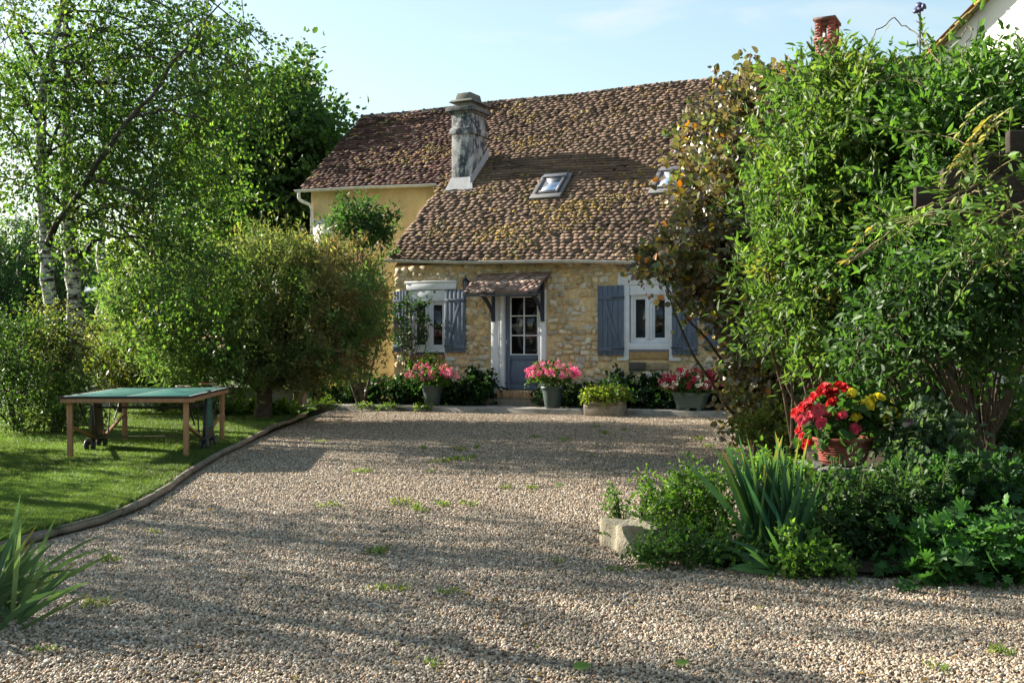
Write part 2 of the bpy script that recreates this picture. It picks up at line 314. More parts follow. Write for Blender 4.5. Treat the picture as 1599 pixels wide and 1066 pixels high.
# stones read a little bigger where they lie sparser, far off
dv = N.new('ShaderNodeMapRange'); dv.inputs[1].default_value = 600; dv.inputs[2].default_value = 2400; dv.inputs[3].default_value = 1.55; dv.inputs[4].default_value = 1
L.new(an.outputs['Attribute'], dv.inputs[0])
ml = N.new('ShaderNodeMath'); ml.operation = 'MULTIPLY'; L.new(ad.outputs[0], ml.inputs[0]); ml.inputs[1].default_value = 1.0
sv = N.new('ShaderNodeVectorMath'); sv.operation = 'SCALE'; L.new(r1.outputs[0], sv.inputs[0]); L.new(ml.outputs[0], sv.inputs['Scale'])
L.new(sv.outputs[0], iop.inputs['Scale'])
jn = N.new('GeometryNodeJoinGeometry'); L.new(iop.outputs[0], jn.inputs[0]); L.new(jn.outputs[0], gout.inputs[0])
md = go.modifiers.new('pebbles', 'NODES'); md.node_group = ng
# lawn
LW = .08
lv = [(-40, 2, LW)]+[(x+.02, y, LW) for x, y in edge]+[(-4.6, 26.5, LW), (-40, 40, LW)]
bmesh_me = bpy.data.meshes.new('lawn'); bmesh_me.from_pydata(lv, [], [list(range(len(lv)))])
ca_ = bmesh_me.attributes.new('Col', 'FLOAT_COLOR', 'POINT'); ca_.data.foreach_set('color', np.tile([.05, .085, .02, 1], len(lv)).astype(np.float32))
bmesh_me.materials.append(M['lawn']); lawn = bpy.data.objects.new('lawn', bmesh_me); COL.objects.link(lawn); struct(lawn)
gr = MB(); g = np.random.default_rng(5)
n = 150000
Y = 7.6+(g.random(n)**1.5)*16.5; X = -Y*(CX+30)/FPX+g.random(n)*(Y*(CX+30)/FPX-3.2)
k_ = (X < np.interp(Y, edge[:, 1], edge[:, 0])-.05); X = X[k_]; Y = Y[k_]; n = len(X)
nb = 3; P = np.stack([np.repeat(X, nb)+g.normal(size=n*nb)*.015, np.repeat(Y, nb)+g.normal(size=n*nb)*.015, np.full(n*nb, LW-.004)], 1)
hh = (.022+.03*g.random(n*nb))*(.75+.5*np.repeat(fnoise(X*1.5, Y*1.5), nb)); ww = .0035+.0035*g.random(n*nb)+.00012*P[:, 1]
th = g.random(n*nb)*2*pi; ln = g.normal(size=(n*nb, 2))*.022
cl = lerp((.062, .118, .026), (.115, .165, .042), g.random((n*nb, 1))**1.5)*(.5+1.0*np.repeat(fnoise(X*1.1, Y*1.1, 4), nb))[:, None]
dry = g.random(n*nb) < .05; cl[dry] = (.2, .19, .08)
V = np.stack([P+np.stack([np.cos(th)*ww, np.sin(th)*ww, 0*th], 1), P-np.stack([np.cos(th)*ww, np.sin(th)*ww, 0*th], 1), P+np.concatenate([ln, hh[:, None]], 1)], 1).reshape(-1, 3)
gr.add(V, np.arange(n*nb*3).reshape(-1, 3), np.repeat(cl, 3, axis=0)); go2 = gr.build('grass', M['grass']); go2['kind'] = 'stuff'
# lawn edging: rounded concrete kerb pieces
ed = MB(); g = np.random.default_rng(3)
dd = np.concatenate([[0], np.cumsum(np.linalg.norm(np.diff(edge, axis=0), axis=1))])
seg = np.arange(0, dd[-1]-.5, 1.0)
for i, s0 in enumerate(seg):
    t = np.linspace(s0+.006, s0+.994, 6); px = np.interp(t, dd, edge[:, 0])+g.normal()*.006; py = np.interp(t, dd, edge[:, 1]); z = np.full(6, .052+g.normal()*.007)
    ed.tube(np.stack([px, py, z], 1), [.032, .037, .038, .038, .037, .032], np.array((.20, .165, .13))*(.8+.4*g.random()), 10)
tag(ed.build('lawn_edging', M['concrete'], smooth=False), 'rounded grey concrete edging curving between the lawn and the gravel drive', 'edging')
# terrace slab in front of the house
def hz(u): return float(np.clip(.009*u-.012, -.08, .08))
te = MB(); us = np.linspace(-5.6, 9, 30); g = np.random.default_rng(8)
tv = []
for u in us:
    h = hz(u)
    for v, z in ((-1.28, h-.2), (-1.27, h+.105), (-1.25, h+.125), (.3, h+.14)): tv.append((*H2W(u, v+.012*g.normal()*(v < -1)), z+.004*g.normal()))
te.add(tv, [[i*4+j, (i+1)*4+j, (i+1)*4+j+1, i*4+j+1] for i in range(29) for j in range(3)], (.27, .25, .225))
tl = tv[:4]; te.add(tl+[(*H2W(-5.6, .3), -.2)], [[0, 1, 2, 3], [0, 3, 4, 4]][:1], (.27, .25, .225))
struct(te.build('terrace', M['concrete']))

# ------------------------------------------------------------------ the farmhouse (local axes: u right, v into the house, w up)
farm = thing('farmhouse', 'long stone farmhouse with mossy brown tiled roof, blue shutters and a yellow rendered wing', 'house', (HX, HYY, 0), -A)
WE, TE, SW, SR, UL, UE, UR = 3.37, -.037, 3.433, 7.555, -7.945, -3.388, 10.5
cp, spp = cos(PITCH), sin(PITCH)
def RS(u, s, h=0.):
    u = np.asarray(u, float); s = np.asarray(s, float)
    sag = -.035*np.sin((u+8)*.55)*np.sin(s*.42)+.02*np.sin(u*1.3+s*.8)
    h = h+sag
    return np.stack(np.broadcast_arrays(u, -.3+s*cp-h*spp, WE+TE*u*(1-s/8)+s*spp+h*cp), -1)
tl = MB(); g = np.random.default_rng(21)
PAL = [(.135, .088, .066), (.18, .12, .092), (.105, .075, .062), (.22, .16, .125), (.085, .062, .055), (.165, .098, .074), (.25, .195, .155)]
ex = .120; row = 0; s = -.03
B8 = [[0, 1, 3, 2], [4, 6, 7, 5], [0, 4, 5, 1], [0, 2, 6, 4], [1, 5, 7, 3]]
while s < SR:
    u0 = UE if s < SW-.02 else UL
    if s >= SW-.02 and s < SW+.1: u0 = UL
    wdt = .165; ns = int((UR-u0)/wdt)+1
    uu = u0+np.arange(ns)*wdt+g.random()*wdt+g.normal(size=ns)*.03
    lift = np.abs(g.normal(size=ns))*.001+.016*(g.random(ns) < .03)+.006*vnoise(uu*1.1, np.full(ns, row*3.7), 15)
    ds = g.normal(size=ns)*.004-.035*(g.random(ns) < .02); rt = g.normal(size=ns)*.004; hw = wdt*(.62+.03*g.normal(size=ns))
    len_ = .20
    for sgn in (1,):
        c = []
        for (a_, b_, z_) in ((-1, 0, .016), (1, 0, .016), (-1, 1, .002), (1, 1, .002)):
            for th_ in (0, 1):
                pass
        V = np.zeros((ns, 8, 3))
        q = 0
        for z2 in (0, 1):
            for b_ in (0, 1):
                for a_ in (-1, 1):
                    h_ = (.040 if b_ == 0 else .002)+lift*(1-b_)+.020*z2+rt*a_*.12*(1-b_)
                    V[:, q] = RS(np.maximum(uu+a_*hw, u0-.03+.02*(a_ > 0)), s+ds+b_*len_+rt*a_*hw, h_); q += 1
    f_ = np.array(B8)[None]+(np.arange(ns)*8)[:, None, None]
    redd = np.clip((-2.4-uu)/1.2, 0, 1)*(s > SW-.2)
    c = .16*pick(PAL, ns, g, .2)+.84*np.array((.126,.087,.065)); c *= (.6+.8*vnoise(uu*1.6, np.full(ns, row*7.3), 5))[:, None]; c = c*(1-redd[:, None])+redd[:, None]*pick([(.082, .044, .037), (.066, .037, .034), (.10, .055, .045), (.054, .034, .033), (.12, .08, .066)], ns, g, .2)*(.6+.8*vnoise(uu*1.6, np.full(ns, row*7.3), 5))[:, None]
    lic = fnoise(uu*.75, np.full(ns, s*1.0), 31)+.22*(fnoise(uu*4., np.full(ns, s*5.), 7)-.5)
    lic = np.clip((lic-.60)*4.5, 0, 1)*(1-.8*redd)*g.random(ns)
    c = c*(1-lic[:, None]*.7)+lic[:, None]*.7*np.array((.25, .16, .045))
    c *= (.8+.42*fnoise(uu*.5, np.full(ns, s*.7), 77))[:, None]
    tl.add(V.reshape(-1, 3), f_.reshape(-1, 4), np.repeat(c, 8, axis=0))
    s += ex*(1+.04*g.normal()); row += 1
# under-roof deck and back slope
def quadstrip(mb, u0, u1, s0, s1, h, C, nu=14, nsx=8):
    U, Sg = np.meshgrid(np.linspace(u0, u1, nu), np.linspace(s0, s1, nsx), indexing='ij')
    mb.add(RS(U, Sg, h).reshape(-1, 3), [[i*nsx+j, (i+1)*nsx+j, (i+1)*nsx+j+1, i*nsx+j+1] for i in range(nu-1) for j in range(nsx-1)], C)
quadstrip(tl, UE+.02, UR, 0, SR, -.02, (.05, .035, .03)); quadstrip(tl, UL+.02, UE, SW+.02, SR, -.02, (.05, .035, .03))
rp_ = RS(np.array([UL, UR]), np.array([SR, SR])); 
tl.add([rp_[0], rp_[1], (UR, rp_[1][1]+4.5, rp_[1][2]-4), (UL, rp_[0][1]+4.5, rp_[0][2]-4)], [[0, 1, 2, 3]], (.14, .09, .07))
# moss cushions on the tiles
nm = 10000; mu_ = UE+g.random(nm)*(9-UE); ms = g.random(nm)*SR; left = g.random(nm) < .12; mu_[left] = UL+.1+g.random(left.sum())*(UE-UL); ms[left] = SW+.1+g.random(left.sum())*(SR-SW-.1)
dens = fnoise(mu_*.75, ms*1.0, 31)+.5*(fnoise(mu_*2.5, ms*3.5, 12)-.5)
kp = (g.random(nm) < np.clip((dens-.50)*3.6, .03, .85)); mu_ = mu_[kp]; ms = ms[kp]
ms = np.round(ms/ex)*ex+.005
ico = [(0, 0, .8), (.9, 0, .3), (.28, .85, .3), (-.72, .53, .3), (-.72, -.53, .3), (.28, -.85, .3)]; icf = [[0, 1, 2], [0, 2, 3], [0, 3, 4], [0, 4, 5], [0, 5, 1]]+[[1, 6, 7], [1, 7, 2], [2, 7, 8], [2, 8, 3], [3, 8, 9], [3, 9, 4], [4, 9, 10], [4, 10, 5], [5, 10, 6], [5, 6, 1]]; ico += [(.95*cos(i*1.2566+.6-1.2566), .95*sin(i*1.2566+.6-1.2566), -.4) for i in range(5)]
for u, s in zip(mu_, ms):
    for q in range(g.integers(1, 3)):
        r = .017+.034*g.random()**1.6; cc = RS(u+g.normal()*.05, s+g.normal()*.02, .05)
        V = np.array(ico)*(1+.16*g.normal(size=(11, 1)))*np.array([r*1.25, r, r*1.0])+cc
        tl.add(V, icf, np.array([(.22, .15, .04), (.17, .125, .038), (.11, .095, .032), (.27, .18, .05), (.19, .17, .1)][g.integers(5)])*(.7+.5*g.random()))
roof = tl.build('roof', M['tile'], farm)
# ridge tiles
rd = MB()
for i in range(int((UR-UL)/.36)):
    u = UL+i*.36; p0 = RS(u, SR)+np.array([0, 0, -.055]); p1 = RS(u+.355, SR)+np.array([0, 0, -.062])
    p0[2] += .01*g.normal()
    rd.tube([p0, p1], [.105, .092], np.array((.16, .15, .14))*(.7+.5*g.random()), 12)
    rd.blob(p0+np.array([0, -.01, .085]), (.05, .09, .05+.012*g.random()), np.array((.12, .115, .11))*(.7+.5*g.random()), i, .25, 5)
rd.build('ridge_tiles', M['concrete'], roof)
# --- walls
OPEN = [(-2.92, -1.96, 1.2, 2.77), (-.74, .64, .26, 2.66), (2.60, 3.53, 1.22, 2.72), (4.3, 5.1, 1.35, 2.75)]
NOST = [(-3.02, -1.62, 2.66, 2.98), (-3.05, -1.7, 1.10, 1.36), (2.3, 3.75, 2.66, 3.06), (2.42, 3.7, 1.0, 1.4)]
wl = MB(); ub = sorted({UE, 9.5, *[o[0] for o in OPEN], *[o[1] for o in OPEN]}); wb = sorted({-.2, 3.36, *[o[2] for o in OPEN], *[o[3] for o in OPEN]})
mort = (.60, .45, .26)
for i in range(len(ub)-1):
    for j in range(len(wb)-1):
        uc, wc = (ub[i]+ub[i+1])/2, (wb[j]+wb[j+1])/2
        if any(o[0] < uc < o[1] and o[2] < wc < o[3] for o in OPEN): continue
        n1 = max(1, int((ub[i+1]-ub[i])/.09)); n2 = max(1, int((wb[j+1]-wb[j])/.09))
        U, W_ = np.meshgrid(np.linspace(ub[i], ub[i+1], n1+1), np.linspace(wb[j], wb[j+1], n2+1), indexing='ij')
        D = -.02*(fnoise(U*5, W_*5, 3)-.5)
        cc = np.array(mort)*(.75+.5*fnoise(U*2, W_*2, 9))[..., None]
        wl.add(np.stack([U, D, W_], -1).reshape(-1, 3), [[a*(n2+1)+b_, (a+1)*(n2+1)+b_, (a+1)*(n2+1)+b_+1, a*(n2+1)+b_+1] for a in range(n1) for b_ in range(n2)], cc.reshape(-1, 3))
for o in OPEN:
    u0, u1, w0, w1 = o; d = .26; c = (.42, .36, .28)
    wl.add([(u0, .01, w0), (u0, d, w0), (u0, d, w1), (u0, .01, w1), (u1, .01, w0), (u1, d, w0), (u1, d, w1), (u1, .01, w1)], [[0, 1, 2, 3], [4, 7, 6, 5], [0, 4, 5, 1], [3, 2, 6, 7], [1, 5, 6, 2]], c)
wl.add([(UE, .0, -.2), (UE, 3, -.2), (UE, 3, 5.6), (UE, 0, 3.35)], [[0, 1, 2, 3]], mort)
# rubble stones bedded in the mortar
SC = [(.56, .45, .30), (.60, .51, .38), (.52, .40, .25), (.62, .55, .44), (.46, .39, .30), (.56, .42, .24), (.52, .47, .39)]
wz = .02
while wz < 3.3:
    rh = .085+.075*g.random(); u = UE+.02
    while u < 7.5:
        wdt = .10+.20*g.random()**1.3; uc = u+wdt/2; wc = wz+rh/2+.018*g.normal(); hw, hh_ = wdt*.47, rh*(.42+.08*g.random())
        if g.random() < .12: hh_ *= 1.35
        u += wdt*(1.02+.1*g.random())
        if any(a-.0-hw*.9 < uc < b_+hw*.9 and c-hh_*.9 < wc < d+hh_*.9 for a, b_, c, d in OPEN+NOST): continue
        if g.random() < .07: continue
        k = 11; th = np.arange(k)*2*pi/k; e = .62; rr_ = 1+.13*g.normal(size=k)
        x = np.sign(np.cos(th))*np.abs(np.cos(th))**e*hw*rr_; z = np.sign(np.sin(th))*np.abs(np.sin(th))**e*hh_*rr_
        tlt = g.normal()*.12; x, z = x*cos(tlt)-z*sin(tlt), x*sin(tlt)+z*cos(tlt)
        pr = .02+.03*g.random(); tx, tz = g.normal(size=2)*.09
        R0 = np.stack([uc+x, np.full(k, .012), wc+z], 1); R1 = np.stack([uc+x*.93, -pr*.7+tx*x+tz*z, wc+z*.93], 1); R2 = np.stack([uc+x*.6, -pr+tx*x+tz*z+.004*g.normal(size=k), wc+z*.6], 1)
        V = np.vstack([R0, R1, R2, [[uc, -pr-.003, wc]]])
        col = pick(SC, 1, g, .2)[0]
        Fq = [[r*k+j, r*k+(j+1) % k, (r+1)*k+(j+1) % k, (r+1)*k+j] for r in range(2) for j in range(k)]
        m0 = wl.n; wl.add(V, Fq, col); wl.T.append(np.array([[2*k+j, 2*k+(j+1) % k, 3*k] for j in range(k)])+m0)
    wz += rh*1.04
wl.build('wall', M['wall'], farm)
# the tall yellow wing set back on the left, with its gable
wv = -.3+SW*cp; yg = MB(); yc = (.56, .43, .22); zt = float(RS(-6, SW)[2])
yg.add([(UL+.18, wv+.28, -.3), (UE+3, wv+.28, -.3), (UE+3, wv+.28, zt+.1), (UL+.18, wv+.28, zt+.15)], [[0, 1, 2, 3]], yc)
pr_ = RS(UL+.18, SR)
yg.add([(UL+.18, wv+.28, -.3), (UL+.18, wv+.28, zt+.15), (UL+.18, pr_[1], pr_[2]-.1), (UL+.18, pr_[1]+4.3, zt), (UL+.18, pr_[1]+4.3, -.3)], [[0, 1, 2, 2], [0, 2, 3, 4]][1:], yc)
yg.T.append(np.array([[0, 1, 2]])+yg.n-5)
yg.build('wing_wall', M['render'], farm)
wp = MB(); wp.bx((UL+.26, wv+.262, 4.05), (UL+.95, wv+.29, 4.95), (.6, .59, .57)); wp.build('quoin_panel', M['white'], farm)
# gutters
def gutter(u0, u1, s, name, drop=0.0, bev=0):
    gm_ = MB(); n = 24; uu = np.linspace(u0, u1, n); k = 9; th = np.linspace(pi, 2*pi, k); P = RS(uu, np.full(n, s)); ring = []
    for p in P: ring.append(np.stack([np.full(k, p[0]), p[1]-.055+.058*np.cos(th), p[2]-.005+.058*np.sin(th)], 1))
    V = np.array(ring).reshape(-1, 3)
    gm_.add(V, [[i*k+j, (i+1)*k+j, (i+1)*k+j+1, i*k+j+1] for i in range(n-1) for j in range(k-1)], (.5, .5, .48))
    gm_.tube(np.stack([P[:, 0], P[:, 1]-.115, P[:, 2]-.003], 1), .009, (.5, .5, .48), 6)
    for i in np.arange(u0+.3, u1, .62):
        p = RS(i, s); a = np.linspace(pi*.98, 2*pi, 7)
        gm_.tube(np.stack([np.full(7, p[0]), p[1]-.055+.064*np.cos(a), p[2]-.005+.064*np.sin(a)], 1), .007, (.4, .4, .4), 5)
    for q in (0, -1):
        c = P[q]; gm_.add(np.vstack([ring[q], [[c[0], c[1]-.055, c[2]-.005]]]), [[j, j+1, k] for j in range(k-1)], (.5, .5, .48))
    return gm_.build(name, M['zinc'], farm)
gutter(UE-.05, UR, -.02, 'gutter'); gutter(UL-.1, UE-.12, SW-.03, 'gutter')
fb = MB(); P = RS(np.array([UE, UR]), np.array([.06, .06])); fb.bx((UE, -.02, 3.08), (UR, .03, 3.10), (.5, .48, .44))
pp = RS(UL+.02, SW-.03); dpm = MB()
dpm.tube([pp+np.array([0, -.055, -.05]), pp+np.array([.0, -.055, -.2]), pp+np.array([.03, -.02, -.28]), pp+np.array([.2, .16, -.38]), pp+np.array([.24, .22, -.46]), pp+np.array([.24, .22, -5.3])], .048, (.58, .58, .57), 10)
dpm.build('downpipe', M['zinc'], farm, smooth=True)
# --- windows
def window(u0, u1, w0, w1, wbox, split, glassw):
    fr = MB(); t = .06
    fr.bx((u0, .03, w0), (u0+t, .10, w1), WHITE); fr.bx((u1-t, .03, w0), (u1, .10, w1), WHITE)
    fr.bx((u0+t, .032, w0), (u1-t, .10, w0+t), WHITE); fr.bx((u0+t, .032, w1-t), (u1-t, .10, w1), WHITE)
    m = (u0+u1)/2; fr.bx((m-.062, .018, w0+t), (m+.062, .098, w1-t), WHITE)
    fr.bx((m-.012, .010, w0+t), (m+.012, .019, w1-t), (.5, .52, .58))
    for a, b_ in ((u0+t, m-.062), (m+.062, u1-t)):
        fr.bx((a, .05, w0+t), (a+.045, .095, w1-t), WHITE); fr.bx((b_-.045, .05, w0+t), (b_, .095, w1-t), WHITE)
        fr.bx((a+.045, .052, w0+t), (b_-.045, .095, w0+t+.05), WHITE); fr.bx((a+.045, .052, w1-t-.045), (b_-.045, .095, w1-t), WHITE)
    f = fr.build('window', M['paint'], farm, bev=.006)
    gl = MB(); gl.bx((u0+t, .082, w0+t), (u1-t, .088, w1-t), (.012, .014, .014)); gl.build('pane', M['glass'], f)
    rb = MB(); rb.bx((u0-.01, -.012, w1+.004), (u1+.01, .2, wbox), WHITE); rb.bx((u0-.01, -.03, w1-.01), (u1+.01, .02, w1+.03), WHITE)
    rb.build('roller_box', M['paint'], f, bev=.006); return f
w1o = window(-2.9, -1.98, 1.37, 2.52, 2.76, 0, 0)
li = MB(); li.bx((-3.02, -.05, 2.775), (-1.66, .1, 2.93), WHITE); li.bx((-3.05, -.075, 2.9301), (-1.63, .1, 2.985), WHITE); li.build('lintel', M['paint'], w1o, bev=.008)
sl = MB(); 
for i in range(15):
    u = -3.02+i*.072; sl.bx((u, -.075+.006*g.normal(), 1.11), (u+.062, .2, 1.25), np.array([(.42, .22, .12), (.5, .33, .2), (.34, .18, .11)][i % 3])*(.8+.4*g.random()))
sl.build('brick_sill', M['brick'], w1o, bev=.006)
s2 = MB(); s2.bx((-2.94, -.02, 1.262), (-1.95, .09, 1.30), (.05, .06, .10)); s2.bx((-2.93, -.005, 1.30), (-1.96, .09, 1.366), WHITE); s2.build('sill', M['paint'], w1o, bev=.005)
jb = MB(); jb.bx((-1.985, -.03, 1.15), (-1.945, .05, 2.77), WHITE); jb.bx((-1.99, -.05, 1.10), (-1.70, .05, 1.19), (.6, .6, .6)); jb.build('window_jamb', M['paint'], w1o, bev=.006); jb = MB(); jb.bx((-2.96, -.03, 1.15), (-2.915, .05, 2.77), WHITE); jb.build('window_jamb', M['paint'], w1o, bev=.006)
w2o = window(2.63, 3.50, 1.52, 2.56, 2.76, 0, 0)
li = MB(); li.bx((2.36, -.04, 2.765), (3.72, .1, 3.02), WHITE); li.bx((2.36, -.06, 2.99), (3.72, .1, 3.04), WHITE); li.build('lintel', M['paint'], w2o, bev=.008)
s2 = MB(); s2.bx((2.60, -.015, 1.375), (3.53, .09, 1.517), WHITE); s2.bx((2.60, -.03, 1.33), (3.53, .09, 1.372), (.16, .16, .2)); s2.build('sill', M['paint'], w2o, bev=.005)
jb = MB(); jb.bx((2.49, -.035, 1.16), (2.612, .05, 2.765), WHITE); jb.bx((2.34, -.045, 1.13), (2.60, .05, 1.20), (.62, .6, .58)); jb.build('window_jamb', M['paint'], w2o, bev=.006); jb = MB(); jb.bx((3.515, -.035, 1.16), (3.60, .05, 2.765), WHITE); jb.bx((3.53, -.045, 1.13), (3.78, .05, 1.20), (.62, .6, .58)); jb.build('window_jamb', M['paint'], w2o, bev=.006)
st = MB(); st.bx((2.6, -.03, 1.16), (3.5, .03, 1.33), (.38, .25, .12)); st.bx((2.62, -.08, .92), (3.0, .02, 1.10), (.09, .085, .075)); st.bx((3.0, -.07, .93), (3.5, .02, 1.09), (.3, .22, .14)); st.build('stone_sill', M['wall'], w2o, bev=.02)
# --- shutters: planked boards with two battens and a diagonal
def shutter(u0, u1, w0, w1, lean=1):
    sh = MB(); n = 5; pw_ = (u1-u0)/n
    for i in range(n): sh.bx((u0+i*pw_+.003, -.075, w0), (u0+(i+1)*pw_-.003, -.045, w1), np.array(BLUE)*(.92+.16*g.random()))
    hgt = w1-w0; wt, wbt = w1-.30, w0+.14
    if lean: 
        sh.bx((u0+.012, -.102, wt), (u1-.012, -.0752, wt+.085), BLUE); sh.bx((u0+.012, -.102, wbt-.05), (u1-.012, -.0752, wbt+.035), BLUE)
        a = (u0+.16, -.088, wt) if lean < 0 else (u1-.14, -.088, wt); b_ = (u1-.11, -.088, wbt+.035) if lean < 0 else (u0+.1, -.088, wbt+.035)
        sh.bar(a, b_, .024, .075, BLUE, up=(1, 0, 0))
    for z in (wt+.04, wbt): sh.box((u0 if lean > 0 else u1, -.06, z), (.03, .02, .05), (.03, .03, .035)); sh.box(((u0+.14) if lean > 0 else (u1-.14), -.104, z), (.26, .008, .03), (.035, .038, .045))
    return sh.build('shutter', M['blue'], farm, bev=.004)
shutter(-1.95, -1.40, 1.30, 2.76, 1); shutter(-3.38, -2.97, 1.30, 2.76, -1); shutter(1.90, 2.50, 1.25, 2.76, -1); shutter(3.59, 4.14, 1.27, 2.74, 1)
shutter(4.30, 5.12, 1.36, 2.76, 0)
# --- door
do = MB(); u0, u1, w0, w1 = -.415, .445, .45, 2.63; t = .11
do.bx((u0, .06, w0), (u0+t, .11, w1), BLUE); do.bx((u1-.035, .06, w0), (u1, .11, w1), BLUE); do.bx((u0+t, .062, w0), (u1-.035, .11, w0+.12), BLUE); do.bx((u0+t, .062, 1.14), (u1-.035, .11, 1.24), BLUE); do.bx((u0+t, .062, 2.58), (u1-.035, .11, w1), BLUE)
do.bx((u0+t, .085, w0+.12), (u1-.035, .105, 1.14), BLUE)
do.bx((u0+t+.05, .068, w0+.18), (u1-.085, .086, 1.08), np.array(BLUE)*1.05)
dr = do.build('door', M['blue'], farm, bev=.008)
gb = MB(); a, b_ = u0+t+.004, u1-.039
for u in (a, (a+b_)/2-.014, b_-.028): gb.bx((u, .055, 1.245), (u+.028, .09, 2.575), WHITE)
for z in (1.245, 1.245+.444-.012, 1.245+.888-.012, 2.551): gb.bx((a+.001, .0565, z), (b_-.001, .0885, z+.024), WHITE)
gb.build('glazing_bars', M['paint'], dr, bev=.003)
gp = MB(); gp.bx((a, .092, 1.24), (b_, .097, 2.58), (.01, .011, .012)); gp.build('pane', M['glass'], dr)
hd = MB(); hd.tube([(u1-.02, .05, 1.35), (u1-.02, .0, 1.35), (u1-.12, -.005, 1.35)], .01, (.08, .08, .09), 6); hd.box((u1-.018, .056, 1.33), (.035, .01, .16), (.08, .08, .09)); hd.build('handle', M['metal'], dr)
df = MB(); 
df.bx((-.74, -.055, .3), (-.56, .12, 2.62), WHITE); df.bx((-.56, -.03, .3), (-.505, .12, 2.62), (.56, .57, .6)); df.bx((-.505, -.05, .3), (-.42, .12, 2.62), WHITE)
df.bx((.45, -.03, .3), (.50, .12, 2.62), (.6, .61, .64)); df.bx((.50, -.055, .3), (.64, .12, 2.62), WHITE); df.bx((-.74, -.056, 2.62), (.64, .12, 2.70), WHITE)
df.build('door_frame', M['paint'], farm, bev=.008)
db = MB(); 
for i in range(13):
    u = -.55+i*.085; db.bx((u, -.16, .26), (u+.078, .12, .445), np.array([(.42, .27, .16), (.36, .22, .13), (.46, .33, .2)][i % 3])*(.8+.4*g.random()))
db.bx((-.72, -.45, .0), (.72, .1, .258), (.2, .17, .14)); db.build('doorstep', M['brick'], farm, bev=.006)
# --- tiled porch canopy on two brackets
cn = MB(); 
def CS(u, t, h=0.): # t 0 at the wall .. 1 at the front edge
    t = np.asarray(t, float); ang = .5; return np.stack(np.broadcast_arrays(np.asarray(u, float), -.02-.80*t-h*.4, 3.08-.30*t-.16*t*t+h*.9), -1)
UC0, UC1 = -1.02, .76
for r in range(9):
    t0 = 1.0-r*.115; ns = 12; wdt = (UC1-UC0)/ns
    for i in range(ns+(r % 2)):
        u = UC0+(i+.5-(r % 2)*.5)*wdt; hw = wdt*.48; lf = abs(g.normal())*.006; V = []
        rk = (.10*(1-t0))   # hipped left end
        uL, uR = max(u-hw, UC0-.02+0*rk), min(u+hw, UC1)
        if uR-uL < .04: continue
        for z2 in (0, 1):
            for b_ in (0, 1):
                for a_ in (uL, uR): V.append(CS(a_, t0-b_*.2+.012*g.normal()*(1-b_), (.022 if b_ == 0 else .004)+lf+.014*z2))
        cn.add(V, B8, pick([(.25, .165, .135), (.31, .22, .18), (.2, .13, .11), (.36, .27, .22)], 1, g, .2)[0])
cano = cn.build('canopy', M['tile'], farm)
ct = MB(); tt = np.linspace(0, 1, 7)
for a_ in (UC0+.02, UC1-.06):
    P = CS(a_, tt, -.01); 
    for i in range(6): ct.bar(P[i], P[i+1]+(P[i+1]-P[i])*.02, .045, .10, (.1, .115, .16), up=(1, 0, 0))
for t0 in np.linspace(.1, .98, 9): p = CS(0, t0, -.016); ct.box((-.13, p[1], p[2]), (UC1-UC0-.02, .085, .016), (.10, .085, .075))
ct.bx((UC0+.03, -.80, 2.555), (UC1-.03, -.75, 2.60), (.08, .09, .125)); ct.build('canopy_frame', M['blue'], cano, bev=.004)
for uu_ in (-.66, .585):
    br = MB(); br.bx((uu_-.035, -.125, 2.0), (uu_+.035, -.057, 2.9), DKBLUE)
    P = [(uu_, -.10+-.68*(q**1.6), 2.06+.60*q**.8) for q in np.linspace(0, 1, 7)]
    for i in range(6): br.bar(P[i], np.array(P[i+1])+(np.array(P[i+1])-np.array(P[i]))*.05, .055, .075, DKBLUE, up=(1, 0, 0))
    br.bar((uu_, -.06, 2.66), (uu_, -.80, 2.62), .055, .06, DKBLUE, up=(1, 0, 0)); br.build('canopy_bracket', M['blue'], cano, bev=.004)
# --- roof windows
def skylight(u0, s0, wd, ht):
    fr = MB(); o = np.stack([RS(u0, s0), RS(u0+wd, s0), RS(u0+wd, s0+ht), RS(u0, s0+ht)]); nrm = np.array([0, -spp, cp]); du = np.array([1, 0, 0]); dsv = np.array([0, cp, spp]); b0 = RS(u0, s0, .045)
    def bx(a, b_, c, d, h0, h1, C, mb):
        R = np.stack([du, dsv, nrm], 1); mb.box(b0+du*(a+b_)/2+dsv*(c+d)/2+nrm*(h0+h1)/2, (b_-a, d-c, h1-h0), C, R)
    G_ = (.03, .032, .04)
    bx(0, .05, 0, ht, -.02, .085, G_, fr); bx(wd-.05, wd, 0, ht, -.02, .085, G_, fr); bx(.05, wd-.05, 0, .07, -.02, .075, G_, fr); bx(-.01, wd+.01, ht-.13, ht+.01, -.02, .11, (.10, .105, .125), fr)
    bx(-.10, 0, -.12, ht+.08, .0, .045, (.12, .12, .12), fr); bx(wd, wd+.10, -.12, ht+.08, .0, .045, (.12, .12, .12), fr); bx(-.1, wd+.1, -.17, 0, .0, .055, (.15, .15, .15), fr)
    f = fr.build('skylight', M['dark'], farm, bev=.006)
    ins = MB()
    for a in ((.05, .08, .07, ht-.13), (wd-.08, wd-.05, .07, ht-.13), (.08, wd-.08, .07, .10), (.08, wd-.08, ht-.16, ht-.13)): bx(*a, .0, .078, (.09, .095, .11), ins)
    ins.build('sash', M['dark'], f); gl = MB(); bx(.08, wd-.08, .10, ht-.16, .05, .068, (.62, .68, .78), gl); gl.build('pane', M['mirror'], f)
skylight(-.33, 2.45, .60, .78); skylight(2.62, 2.55, .60, .80)
